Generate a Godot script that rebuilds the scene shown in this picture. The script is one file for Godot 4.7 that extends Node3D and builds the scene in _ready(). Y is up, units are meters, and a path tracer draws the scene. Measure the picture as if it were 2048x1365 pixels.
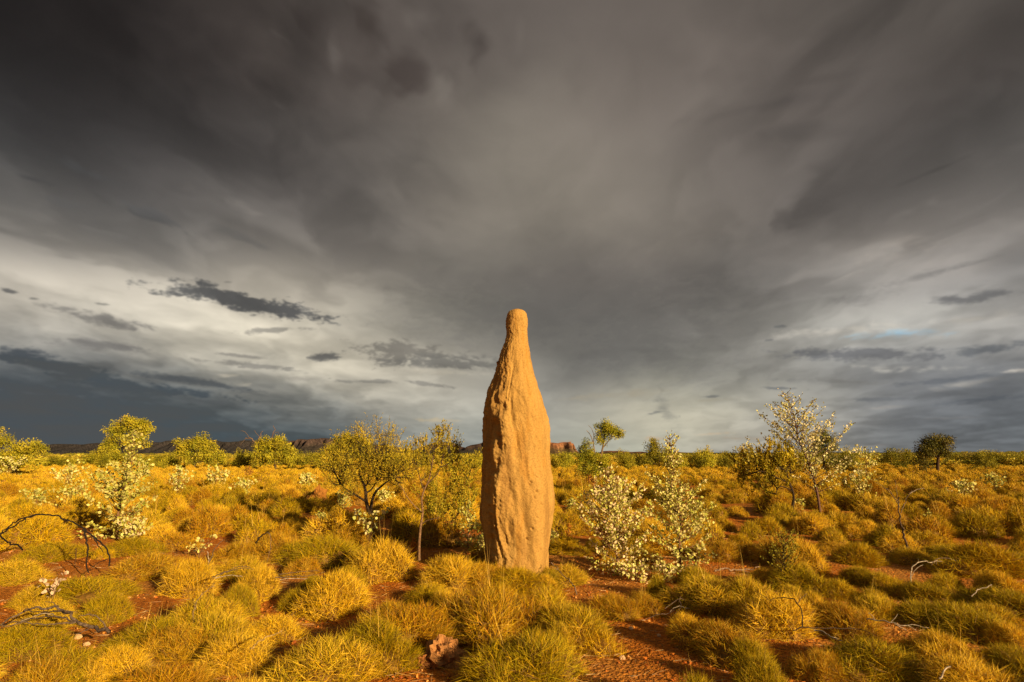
extends Node3D
# A termite mound standing in a spinifex plain under storm cloud, lit by a low sun behind the viewer.

const EYE := 1.5
const EXPOSURE := 1.6
const SUN_AZIMUTH := 43.0      # degrees to the right of straight behind the viewer
const SUN_HEIGHT := 15.0

var rng := RandomNumberGenerator.new()
var noise := FastNoiseLite.new()
var fine := FastNoiseLite.new()
var wisp := FastNoiseLite.new()
var names := {}
var leaf_mat: StandardMaterial3D
var grass_mat: StandardMaterial3D
var bark_mat: StandardMaterial3D
var silver_mat: StandardMaterial3D
var earth_mat: StandardMaterial3D
var mound_mat: StandardMaterial3D
var rock_mat: StandardMaterial3D
var stone_mat: StandardMaterial3D
var blocked: Array = []        # places where no tussock grows: [x, z, radius]

# ---------------------------------------------------------------- sky data: azimuth, elevation (degrees), colour
const SKY_BASE := [
	-46.2, 32.1, 35, 32, 32,
	-38.0, 35.5, 42, 38, 37,
	-27.5, 38.8, 60, 54, 50,
	-18.2, 40.7, 75, 68, 64,
	-10.0, 41.7, 112, 104, 97,
	0.0, 42.2, 95, 87, 82,
	7.3, 41.9, 104, 96, 90,
	20.9, 40.2, 100, 92, 86,
	34.5, 36.7, 92, 86, 80,
	44.8, 32.7, 56, 52, 49,
	-45.4, 28.0, 36, 34, 34,
	-37.5, 31.0, 44, 40, 38,
	-27.4, 33.9, 64, 58, 55,
	-18.8, 35.6, 92, 84, 79,
	-11.4, 36.6, 76, 68, 64,
	-3.6, 37.0, 105, 98, 92,
	9.9, 36.7, 118, 109, 101,
	22.9, 34.9, 105, 96, 90,
	33.8, 32.1, 96, 89, 84,
	44.1, 28.5, 66, 61, 58,
	-44.8, 23.9, 58, 57, 57,
	-40.3, 25.5, 45, 43, 43,
	-31.2, 28.2, 64, 60, 58,
	-19.9, 30.5, 86, 80, 76,
	-6.9, 31.8, 104, 96, 90,
	1.4, 32.0, 138, 130, 118,
	12.3, 31.4, 131, 121, 113,
	24.8, 29.6, 98, 91, 86,
	35.1, 27.1, 88, 82, 78,
	43.4, 24.4, 76, 72, 69,
	-44.2, 20.5, 92, 91, 90,
	-39.7, 21.8, 80, 79, 79,
	-32.7, 23.7, 76, 73, 72,
	-24.3, 25.4, 90, 85, 82,
	-12.0, 27.0, 105, 99, 93,
	-1.3, 27.5, 141, 133, 121,
	9.5, 27.2, 141, 132, 121,
	22.1, 25.8, 122, 114, 107,
	30.8, 24.1, 95, 90, 86,
	38.1, 22.3, 105, 101, 97,
	42.9, 20.9, 105, 101, 98,
	-43.7, 16.5, 155, 148, 138,
	-39.2, 17.6, 140, 134, 126,
	-34.0, 18.8, 112, 109, 105,
	-26.0, 20.2, 135, 129, 121,
	-16.8, 21.4, 117, 111, 104,
	-1.3, 22.3, 128, 121, 111,
	14.4, 21.6, 132, 124, 114,
	28.2, 19.8, 98, 93, 88,
	35.2, 18.5, 170, 161, 150,
	42.3, 16.9, 158, 151, 144,
	-43.1, 12.8, 199, 190, 175,
	-37.0, 14.0, 202, 193, 177,
	-27.7, 15.5, 184, 175, 161,
	-18.9, 16.5, 155, 147, 135,
	-6.5, 17.2, 115, 110, 102,
	6.6, 17.2, 112, 106, 99,
	19.0, 16.5, 110, 105, 99,
	25.7, 15.7, 105, 101, 97,
	33.6, 14.6, 143, 139, 134,
	41.8, 13.1, 135, 133, 132,
	-42.7, 9.9, 210, 201, 184,
	-34.9, 11.0, 216, 207, 188,
	-25.3, 12.1, 222, 212, 191,
	-13.4, 13.0, 170, 163, 148,
	-6.4, 13.3, 112, 109, 102,
	9.0, 13.2, 105, 102, 97,
	23.2, 12.3, 120, 116, 109,
	33.2, 11.2, 206, 201, 188,
	41.4, 10.1, 186, 180, 170,
	-42.3, 6.9, 72, 76, 79,
	-36.3, 7.5, 148, 145, 139,
	-29.0, 8.2, 216, 207, 185,
	-20.7, 8.7, 227, 216, 191,
	-11.3, 9.1, 193, 184, 165,
	-5.3, 9.3, 148, 143, 132,
	8.9, 9.2, 112, 110, 105,
	23.0, 8.6, 125, 122, 115,
	34.6, 7.7, 128, 128, 127,
	41.0, 7.1, 128, 128, 128,
	-42.0, 4.3, 68, 74, 78,
	-35.9, 4.7, 72, 78, 82,
	-28.8, 5.1, 92, 97, 99,
	-22.6, 5.4, 148, 144, 134,
	-13.5, 5.7, 165, 159, 145,
	-6.2, 5.8, 203, 196, 180,
	3.8, 5.8, 152, 149, 140,
	16.0, 5.6, 177, 175, 158,
	26.9, 5.2, 171, 168, 158,
	36.0, 4.7, 117, 119, 122,
	40.6, 4.4, 112, 115, 119,
	-41.7, 2.1, 52, 61, 68,
	-35.6, 2.3, 52, 61, 67,
	-26.5, 2.5, 60, 70, 76,
	-18.0, 2.7, 92, 99, 102,
	-6.2, 2.8, 165, 165, 154,
	6.3, 2.8, 165, 165, 154,
	15.8, 2.7, 196, 190, 167,
	26.6, 2.5, 177, 171, 158,
	35.7, 2.3, 117, 119, 120,
	41.5, 2.1, 98, 103, 107,
	-44.5, 22.2, 84, 83, 82,
	-40.0, 23.7, 60, 58, 58,
	-34.8, 25.2, 54, 51, 50,
	-28.9, 26.6, 66, 62, 60,
	-22.1, 27.9, 88, 83, 79,
	-12.1, 29.2, 104, 98, 92,
	-1.3, 29.8, 140, 132, 120,
	12.2, 29.2, 136, 127, 117,
	24.6, 27.5, 108, 101, 95,
	33.0, 25.6, 84, 79, 75,
	40.1, 23.7, 90, 86, 82,
	44.3, 22.3, 80, 77, 74,
	-44.0, 18.7, 120, 116, 110,
	-40.1, 19.8, 100, 97, 94,
	-35.0, 21.0, 97, 95, 93,
	-29.6, 22.2, 122, 116, 110,
	-24.5, 23.1, 92, 87, 83,
	-17.0, 24.2, 100, 95, 90,
	-6.7, 25.0, 120, 113, 104,
	4.1, 25.1, 138, 130, 118,
	19.5, 23.9, 134, 126, 117,
	28.5, 22.4, 92, 86, 82,
	33.3, 21.4, 110, 104, 99,
	37.9, 20.3, 132, 125, 119,
	42.6, 19.1, 122, 117, 112,
	-42.6, 8.8, 170, 166, 156,
	-39.1, 9.2, 173, 167, 157,
	-33.0, 10.0, 196, 189, 173,
	-25.2, 10.7, 225, 215, 193,
	-18.6, 11.2, 196, 188, 170,
	-11.4, 11.6, 153, 148, 136,
	-1.2, 11.8, 110, 107, 101,
	13.9, 11.5, 112, 109, 103,
	25.3, 10.7, 152, 149, 142,
	34.9, 9.8, 189, 189, 184,
	41.2, 9.0, 161, 158, 152,
	-42.2, 5.6, 68, 73, 77,
	-37.7, 6.0, 70, 75, 79,
	-32.6, 6.4, 78, 82, 85,
	-26.9, 6.8, 148, 145, 137,
	-22.3, 7.0, 189, 182, 166,
	-16.0, 7.3, 205, 196, 175,
	-8.8, 7.5, 196, 188, 169,
	-3.7, 7.5, 170, 165, 152,
	3.8, 7.5, 112, 110, 105,
	13.7, 7.3, 116, 114, 108,
	22.8, 7.0, 128, 126, 119,
	32.7, 6.4, 118, 117, 115,
	40.8, 5.7, 110, 111, 112,
	-41.9, 3.2, 56, 64, 70,
	-35.8, 3.5, 60, 68, 73,
	-28.6, 3.8, 70, 78, 82,
	-22.5, 4.0, 110, 113, 110,
	-15.8, 4.2, 142, 140, 131,
	-6.2, 4.3, 190, 186, 172,
	1.3, 4.3, 167, 165, 154,
	11.2, 4.2, 193, 184, 162,
	20.4, 4.0, 193, 186, 165,
	26.7, 3.9, 167, 165, 156,
	35.9, 3.5, 116, 118, 122,
	41.6, 3.2, 107, 112, 116,
	-41.5, 0.3, 46, 55, 62,
	-32.0, 0.3, 46, 56, 62,
	-20.1, 0.4, 68, 79, 84,
	-6.1, 0.4, 139, 144, 140,
	11.0, 0.4, 175, 175, 158,
	22.3, 0.4, 165, 161, 149,
	33.8, 0.3, 112, 114, 114,
	41.2, 0.3, 95, 98, 100]
# cloud banks: azimuth, elevation, half length, half height, tilt (degrees), softness, raggedness, colour, cover
const SKY_BANKS := [
	6.5, 14.3, 21.4, 7.45, -7.6, 0.5, 0.5, 94, 94, 95, 1.7,
	-25.9, 13.6, 9.3, 1.15, -3.5, 0.4, 0.55, 96, 95, 93, 1,
	-36.5, 10.9, 4.8, 0.8, -3.1, 0.6, 0.8, 128, 124, 118, 0.9,
	-23.3, 11.3, 4.1, 0.34, 7, 0.5, 1, 138, 133, 123, 0.8,
	-18.4, 9.2, 1.8, 0.64, 3.1, 0.5, 0.8, 108, 106, 102, 0.9,
	-11.8, 10.1, 5.3, 1.45, -2, 0.5, 0.7, 124, 119, 110, 0.9,
	-6.3, 9, 7.5, 1.09, -2, 0.5, 0.7, 118, 115, 108, 0.9,
	-42.5, 12.1, 0.7, 0.17, -2.5, 0.5, 0.8, 108, 106, 103, 0.9,
	-41, 11.8, 0.4, 0.12, -0.3, 0.5, 0.8, 120, 118, 112, 0.8,
	-36.8, 12.1, 0.9, 0.16, 1.5, 0.5, 0.8, 125, 122, 115, 0.8,
	-27.5, 15.3, 0.7, 0.16, 7.8, 0.5, 0.8, 140, 134, 125, 0.6,
	-36, 8.6, 5, 0.73, 1.3, 0.7, 0.7, 122, 119, 115, 0.9,
	-40.7, 7.3, 3.3, 0.65, -4.2, 0.5, 0.7, 66, 71, 76, 0.9,
	-37.8, 6.6, 7.1, 0.58, -8.6, 0.5, 0.7, 70, 76, 80, 0.85,
	-32.5, 5.5, 9, 0.58, -4.7, 0.5, 0.8, 66, 73, 78, 0.9,
	-39.4, 4.6, 3.6, 0.27, -2.6, 0.6, 0.8, 98, 100, 101, 0.6,
	-28.9, 6.2, 5.5, 0.47, -6.7, 0.6, 0.8, 84, 88, 91, 0.8,
	-27.9, 4.5, 6.3, 0.32, -3.2, 0.6, 0.8, 92, 96, 98, 0.5,
	-24.5, 8, 4.6, 0.38, -4, 0.5, 1, 132, 128, 120, 0.8,
	-25.9, 8.8, 2.5, 0.21, -2.4, 0.5, 1, 135, 130, 122, 0.7,
	-26.7, 6.9, 1.2, 0.28, 7.9, 0.5, 0.9, 190, 181, 162, 0.7,
	-25.2, 6.3, 1, 0.25, 7.4, 0.5, 0.9, 178, 170, 154, 0.6,
	-20.6, 7, 3.1, 0.27, 0.5, 0.5, 1, 150, 144, 133, 0.6,
	-15, 7, 4.2, 0.28, -0.2, 0.5, 1, 136, 132, 123, 0.75,
	-8.7, 6.9, 2.9, 0.29, -7, 0.5, 1, 132, 128, 120, 0.75,
	-7.3, 8.2, 5.4, 0.5, -3, 0.6, 0.7, 196, 187, 168, 0.7,
	-7.6, 3.3, 2.9, 0.24, 0.4, 0.6, 0.9, 192, 178, 150, 0.8,
	-17.7, 4.4, 1.8, 0.18, 1.4, 0.6, 0.9, 150, 148, 140, 0.5,
	-27.5, 22.4, 5.8, 0.78, -15.5, 1.3, 1.3, 140, 133, 125, 0.5,
	-42.4, 20.6, 2.5, 0.51, -0.3, 0.6, 0.9, 72, 72, 73, 0.7,
	-38.8, 22.3, 4, 0.68, -5.3, 0.8, 0.9, 84, 84, 84, 0.6,
	-34.1, 19.8, 3.1, 0.69, -8.4, 0.6, 0.9, 90, 89, 88, 0.8,
	-27.3, 19.6, 4.8, 0.55, -17, 0.8, 0.8, 108, 105, 101, 0.6,
	-40.4, 19.5, 3.3, 0.42, -1.9, 0.6, 0.9, 100, 98, 96, 0.6,
	-36.4, 17.8, 2.3, 0.2, -4.3, 0.6, 0.9, 120, 116, 111, 0.6,
	-19.4, 36.3, 0.8, 2.3, 4.2, 1.2, 1.3, 108, 101, 95, 0.45,
	-10.3, 40.8, 2.8, 1.38, 28.3, 1.2, 1.3, 116, 108, 101, 0.5,
	-8.1, 35.6, 1.3, 2.55, 17.4, 0.9, 1.1, 122, 114, 106, 0.75,
	-24.9, 36.6, 1.8, 0.5, -21.2, 0.9, 0.9, 92, 85, 80, 0.5,
	-23.1, 38.1, 2.8, 1.83, 14.8, 0.8, 1, 62, 55, 52, 0.6,
	-16.2, 39.3, 2.3, 2.51, 10.4, 0.8, 1, 62, 55, 51, 0.75,
	-12.5, 36.6, 3.8, 2.66, 16.6, 0.8, 1, 72, 64, 60, 0.75,
	-17.7, 35, 1.7, 1.37, 10.4, 0.8, 0.8, 76, 69, 65, 0.6,
	-3.7, 40, 2.4, 3.52, 2.4, 0.9, 1, 72, 65, 61, 0.7,
	0.9, 39.9, 0.8, 2.65, -0.6, 0.9, 0.8, 112, 104, 97, 0.5,
	-26.4, 32.7, 1.8, 0.58, -17.1, 0.9, 0.9, 58, 53, 51, 0.5,
	-24.3, 31.1, 1.5, 0.46, -18.7, 0.9, 0.9, 96, 90, 86, 0.4,
	28.5, 30.6, 7.1, 0.82, -2.9, 0.9, 0.9, 88, 82, 78, 0.55,
	33.7, 31.6, 4, 0.47, -4.1, 0.9, 0.9, 84, 78, 74, 0.5,
	31.2, 27.7, 5.9, 0.95, -9.3, 0.9, 0.9, 84, 79, 75, 0.5,
	30, 21.3, 4.9, 1.5, 22.5, 0.8, 0.8, 90, 85, 81, 0.65,
	35.7, 16.9, 4.1, 1.56, 17.3, 1.4, 1.3, 168, 159, 149, 0.6,
	39.9, 22.5, 4.2, 0.3, 12.5, 0.8, 0.9, 84, 80, 77, 0.6,
	40.5, 19.8, 3.9, 0.53, 6.8, 1.3, 1.3, 128, 122, 117, 0.6,
	37.1, 19.7, 3.9, 0.52, 17.7, 1.3, 1.3, 134, 127, 121, 0.6,
	41.9, 23.1, 2.5, 0.2, 3.6, 0.8, 0.9, 112, 107, 103, 0.5,
	38.8, 14.5, 5, 0.44, 6.3, 0.8, 0.9, 112, 109, 106, 0.6,
	40.4, 12, 3.9, 0.51, 0.3, 0.7, 0.9, 110, 109, 109, 0.8,
	31.6, 13.6, 6.3, 0.89, -3.6, 1.1, 1.2, 118, 115, 111, 0.6,
	30.9, 10.6, 7.1, 0.82, -2.8, 0.8, 0.7, 198, 191, 178, 0.75,
	34.9, 9.9, 5.2, 0.58, -3.2, 1.1, 1, 150, 180, 198, 0.9,
	40.2, 10.5, 3.3, 0.45, 1.6, 1.2, 1.2, 184, 177, 165, 0.7,
	26, 11.5, 0.7, 0.25, 1.1, 0.6, 0.8, 112, 112, 110, 0.9,
	24.8, 10.3, 0.4, 0.13, 1.9, 0.6, 0.8, 118, 117, 114, 0.8,
	32.2, 8.5, 7.6, 0.73, -5.3, 0.55, 0.8, 108, 108, 109, 0.95,
	39.9, 8, 3.3, 0.66, 1.1, 0.55, 0.8, 104, 106, 108, 0.95,
	35.6, 6.9, 5.4, 0.44, -7.4, 1.1, 1.2, 188, 183, 172, 0.75,
	41.7, 6.1, 1.1, 0.2, -0.2, 0.6, 0.9, 196, 188, 176, 0.8,
	28.9, 6.3, 5.8, 0.31, -5.8, 0.6, 0.9, 126, 124, 119, 0.7,
	37.8, 5.8, 4.5, 0.32, 1.8, 0.6, 0.9, 98, 101, 105, 0.8,
	38.3, 5.3, 2.8, 0.41, 8.3, 1.1, 1.2, 158, 153, 145, 0.65,
	39.4, 4.1, 3.3, 0.3, 4.3, 0.6, 0.9, 94, 98, 103, 0.8,
	32.9, 4.5, 3.5, 0.21, -0.5, 0.6, 0.9, 106, 108, 110, 0.7,
	25.3, 5.8, 2.5, 0.21, -4.9, 0.6, 0.9, 108, 109, 109, 0.8,
	19.4, 5.3, 1.6, 0.18, -1.9, 0.6, 0.9, 116, 116, 113, 0.9,
	14, 3.9, 0.9, 0.19, 11.2, 0.6, 0.9, 110, 111, 109, 0.8,
	19.2, 5, 3.1, 0.36, 0.4, 0.7, 0.8, 168, 160, 140, 0.6,
	11.2, 5.7, 6.3, 0.58, 3.9, 0.8, 0.7, 166, 157, 137, 0.6,
	15, 4.4, 2.8, 0.85, -73.2, 0.9, 0.5, 120, 119, 112, 0.5,
	13.9, 1.5, 1.4, 0.28, 3.7, 0.6, 0.8, 194, 174, 146, 0.8,
	19.2, 1.8, 2.2, 0.22, 1.4, 0.6, 0.8, 196, 176, 148, 0.8,
	21.6, 1.4, 3, 0.21, -0.5, 0.7, 0.8, 178, 162, 142, 0.6,
	5.2, 1.2, 1.1, 0.2, -0.1, 0.6, 0.8, 176, 160, 138, 0.7,
	24.9, 1, 2.4, 0.16, -0.5, 0.7, 0.8, 170, 154, 136, 0.5,
	33.5, 3.8, 2.1, 0.18, 2.2, 0.7, 0.9, 146, 141, 134, 0.5,
	37.4, 2.8, 2.8, 0.16, 0.3, 0.7, 0.9, 118, 116, 114, 0.5,
	31.8, 0.7, 2.9, 0.14, -0.4, 0.7, 0.9, 122, 116, 110, 0.5]
# tussocks near the viewer: x, z, radius, height
const NEAR_TUSSOCKS := [
	-6.621, -8.667, 0.397, 0.243,
	-5.929, -7.194, 0.327, 0.243,
	-4.808, -6.122, 0.226, 0.2,
	-4.586, -6.435, 0.397, 0.219,
	-4.618, -7.628, 0.379, 0.258,
	-5.784, -9.148, 0.363, 0.211,
	-3.74, -5.636, 0.196, 0.252,
	-3.791, -4.804, 0.292, 0.2,
	-2.899, -4.076, 0.277, 0.2,
	-3.624, -6.838, 0.324, 0.332,
	-2.699, -5.288, 0.291, 0.324,
	-2.873, -4.915, 0.299, 0.2,
	-2.332, -4.789, 0.271, 0.267,
	-2.507, -4.624, 0.224, 0.206,
	-2.632, -4.13, 0.198, 0.2,
	-3.277, -7.426, 0.292, 0.275,
	-2.663, -5.933, 0.207, 0.279,
	-5.438, -9.597, 0.381, 0.303,
	-3.974, -8.783, 0.403, 0.283,
	-2.749, -6.572, 0.257, 0.312,
	-3.564, -8.939, 0.354, 0.356,
	-2.743, -8.599, 0.501, 0.389,
	-1.639, -7.653, 0.412, 0.456,
	-1.764, -6.092, 0.375, 0.345,
	-1.999, -5.1, 0.238, 0.202,
	-0.686, -7.055, 0.466, 0.359,
	-0.877, -6.324, 0.247, 0.207,
	-0.833, -5.096, 0.362, 0.295,
	-1.005, -4.567, 0.276, 0.313,
	-1.262, -4.229, 0.314, 0.262,
	-0.03, -4.216, 0.372, 0.288,
	-0.166, -5.246, 0.406, 0.444,
	0.034, -6.87, 0.369, 0.232,
	0.32, -5.537, 0.26, 0.305,
	0.535, -5.049, 0.297, 0.29,
	0.377, -4.858, 0.148, 0.2,
	0.069, -5.314, 0.238, 0.2,
	0.151, -4.124, 0.314, 0.298,
	0.665, -7.255, 0.24, 0.2,
	0.957, -5.831, 0.203, 0.227,
	1.258, -5.895, 0.157, 0.206,
	1.556, -6.461, 0.112, 0.2,
	1.954, -6.109, 0.351, 0.261,
	2.244, -5.834, 0.251, 0.306,
	1.46, -5.228, 0.123, 0.2,
	1.573, -4.698, 0.285, 0.236,
	1.669, -4.373, 0.149, 0.2,
	3.078, -8.647, 0.223, 0.251,
	3.592, -8.876, 0.166, 0.2,
	0.794, -8.993, 0.319, 0.2,
	3.867, -8.028, 0.317, 0.408,
	3.69, -8.523, 0.301, 0.335,
	3.13, -6.724, 0.319, 0.282,
	2.924, -7.011, 0.246, 0.206,
	3.458, -6.467, 0.173, 0.2,
	3.492, -5.87, 0.211, 0.218,
	2.225, -5.173, 0.305, 0.296,
	2.785, -5.198, 0.254, 0.245,
	2.818, -5.742, 0.129, 0.2,
	3.305, -5.551, 0.181, 0.2,
	2.475, -4.24, 0.264, 0.203,
	2.082, -4.195, 0.138, 0.2,
	3.832, -5.246, 0.32, 0.23,
	3.653, -5.438, 0.222, 0.2,
	4.436, -6.551, 0.229, 0.223,
	4.911, -6.845, 0.184, 0.2,
	3.12, -4.512, 0.215, 0.2,
	3.905, -4.855, 0.187, 0.2,
	3.446, -4.28, 0.163, 0.2,
	6.18, -7.851, 0.489, 0.357,
	4.914, -8.495, 0.265, 0.271,
	4.996, -9.276, 0.252, 0.2,
	5.768, -8.712, 0.308, 0.204,
	1.604, -3.984, 0.151, 0.2,
	4.935, -6.115, 0.289, 0.2,
	4.315, -7.106, 0.211, 0.2,
	4.23, -7.355, 0.198, 0.2,
	4.43, -5.654, 0.219, 0.2,
	6.611, -7.855, 0.293, 0.255,
	6.358, -8.726, 0.327, 0.222,
	2.73, -8.613, 0.179, 0.2,
	1.261, -9.113, 0.152, 0.2,
	-2.197, -6.175, 0.127, 0.2,
	-0.331, -7.414, 0.276, 0.2,
	-0.684, -6.009, 0.148, 0.2,
	-0.067, -5.891, 0.217, 0.2,
	0.372, -6.834, 0.169, 0.203,
	-0.391, -5.133, 0.167, 0.2,
	-2.938, -3.941, 0.236, 0.2,
	-2.123, -3.86, 0.215, 0.2,
	0.438, -3.57, 0.226, 0.2,
	1.071, -3.617, 0.215, 0.2,
	2.826, -3.929, 0.219, 0.2,
	-1.55, -3.617, 0.215, 0.2]

# ---------------------------------------------------------------- mesh collector
class Shape:
	var v := PackedVector3Array()
	var n := PackedVector3Array()
	var c := PackedColorArray()
	var smooth := false

	func tri(a: Vector3, b: Vector3, d: Vector3, col: Color) -> void:
		v.push_back(a); v.push_back(b); v.push_back(d)
		c.push_back(col); c.push_back(col); c.push_back(col)

	func stri(a: Vector3, b: Vector3, d: Vector3, na: Vector3, nb: Vector3, nd: Vector3, col: Color) -> void:
		smooth = true
		v.push_back(a); v.push_back(b); v.push_back(d)
		n.push_back(na); n.push_back(nb); n.push_back(nd)
		c.push_back(col); c.push_back(col); c.push_back(col)

	func done() -> ArrayMesh:
		var a := []
		a.resize(Mesh.ARRAY_MAX)
		a[Mesh.ARRAY_VERTEX] = v
		a[Mesh.ARRAY_COLOR] = c
		if smooth:
			a[Mesh.ARRAY_NORMAL] = n
		var m := ArrayMesh.new()
		m.add_surface_from_arrays(Mesh.PRIMITIVE_TRIANGLES, a)
		return m


func _ready() -> void:
	rng.seed = 20240611
	noise.seed = 11
	noise.noise_type = FastNoiseLite.TYPE_SIMPLEX_SMOOTH
	noise.frequency = 1.0
	noise.fractal_type = FastNoiseLite.FRACTAL_FBM
	noise.fractal_octaves = 4
	fine.seed = 5
	fine.noise_type = FastNoiseLite.TYPE_SIMPLEX_SMOOTH
	fine.frequency = 1.0
	fine.fractal_type = FastNoiseLite.FRACTAL_NONE
	wisp.seed = 23
	wisp.noise_type = FastNoiseLite.TYPE_SIMPLEX_SMOOTH
	wisp.frequency = 1.0
	wisp.fractal_octaves = 3
	# camera, sky, sun, exposure
	var cam := Camera3D.new()
	cam.name = "camera"
	cam.position = Vector3(0, EYE, 0)
	cam.rotation_degrees = Vector3(11.208, 0, 0)
	cam.fov = 61.905
	cam.near = 0.05
	cam.far = 40000.0
	add_child(cam)
	cam.current = true
	var env := Environment.new()
	env.background_mode = Environment.BG_SKY
	env.tonemap_mode = Environment.TONE_MAPPER_LINEAR
	env.tonemap_exposure = EXPOSURE
	env.background_energy_multiplier = 1.0 / EXPOSURE
	env.sdfgi_enabled = true
	env.ssao_enabled = true
	env.ssil_enabled = true
	var sky := Sky.new()
	var pano := PanoramaSkyMaterial.new()
	pano.panorama = ImageTexture.create_from_image(sky_picture())
	sky.sky_material = pano
	env.sky = sky
	var we := WorldEnvironment.new()
	we.name = "world_environment"
	we.environment = env
	add_child(we)
	var sun := DirectionalLight3D.new()
	sun.name = "sun"
	sun.light_energy = 1.6
	sun.light_color = Color(1.0, 0.86, 0.64)
	sun.light_angular_distance = 0.5
	sun.shadow_enabled = true
	var sa := deg_to_rad(SUN_AZIMUTH)
	var sh := deg_to_rad(SUN_HEIGHT)
	var towards := Vector3(sin(sa) * cos(sh), sin(sh), cos(sa) * cos(sh))
	add_child(sun)
	sun.look_at_from_position(towards * 100.0, Vector3.ZERO)
	# the rest
	make_materials()
	make_ground()
	make_hills()
	make_mound()
	make_plants()
	make_branches()
	make_tussocks()
	make_far_scrub()
	make_stones()


# ---------------------------------------------------------------- naming
func numbered(called: String) -> String:
	if not names.has(called):
		names[called] = 0
		return called
	names[called] += 1
	return "%s_%03d" % [called, names[called]]


func thing(called: String, label: String, category: String, at := Vector3.ZERO, turn := 0.0, group := "") -> Node3D:
	var o := Node3D.new()
	o.name = numbered(called)
	add_child(o)
	o.position = at
	o.rotation.y = turn
	tag(o, label, category, group)
	return o


func tag(o: Node3D, label: String, category: String, group := "", kind := "") -> void:
	if label: o.set_meta("label", label)
	if category: o.set_meta("category", category)
	if group: o.set_meta("group", group)
	if kind: o.set_meta("kind", kind)


func part(called: String, m: Mesh, mat: Material, parent: Node3D = null, at := Vector3.ZERO) -> MeshInstance3D:
	var o := MeshInstance3D.new()
	o.name = called if parent else numbered(called)
	o.mesh = m
	o.material_override = mat
	(parent if parent else self).add_child(o, true)
	o.position = at
	return o


# ---------------------------------------------------------------- sky
var sky_grid := PackedColorArray()
var sky_rows: Array = []
var sky_w := 4096
var sky_left := -62.0
var sky_right := 62.0
var sky_step := 1
const OUT_COLOR := Color(0.405, 0.385, 0.36)


func sky_base(az: float, el: float) -> Color:
	var sum := 0.0
	var r := 0.0
	var g := 0.0
	var b := 0.0
	var wide := 3.9 + el * 0.07
	var high := 1.35 + el * 0.045
	var ce := cos(deg_to_rad(el))
	for i in range(0, SKY_BASE.size(), 5):
		var de: float = (el - SKY_BASE[i + 1]) / high
		if absf(de) > 3.5:
			continue
		var da: float = absf(az - SKY_BASE[i])
		if da > 180.0:
			da = 360.0 - da
		da = da * ce / wide
		if da > 3.5:
			continue
		var w := exp(-0.5 * (da * da + de * de))
		sum += w
		r += w * SKY_BASE[i + 2]
		g += w * SKY_BASE[i + 3]
		b += w * SKY_BASE[i + 4]
	var f := 0.004
	sum += f
	return Color((r / 255.0 + f * OUT_COLOR.r) / sum, (g / 255.0 + f * OUT_COLOR.g) / sum, (b / 255.0 + f * OUT_COLOR.b) / sum)


func grid_at(az: float, el: float) -> Color:
	var x := fposmod(az + 180.0, 360.0)
	var y := clampf(el + 4.0, 0.0, 92.9)
	var x0 := int(x)
	var y0 := int(y)
	var fx := x - x0
	var fy := y - y0
	var x1 := (x0 + 1) % 360
	x0 = x0 % 360
	return sky_grid[y0 * 360 + x0].lerp(sky_grid[y0 * 360 + x1], fx).lerp(sky_grid[(y0 + 1) * 360 + x0].lerp(sky_grid[(y0 + 1) * 360 + x1], fx), fy)


func sky_grid_row(j: int) -> void:
	var row := PackedColorArray()
	row.resize(360)
	for i in 360:
		row[i] = sky_base(i - 180.0, j - 4.0)
	sky_rows[j] = row


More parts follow.
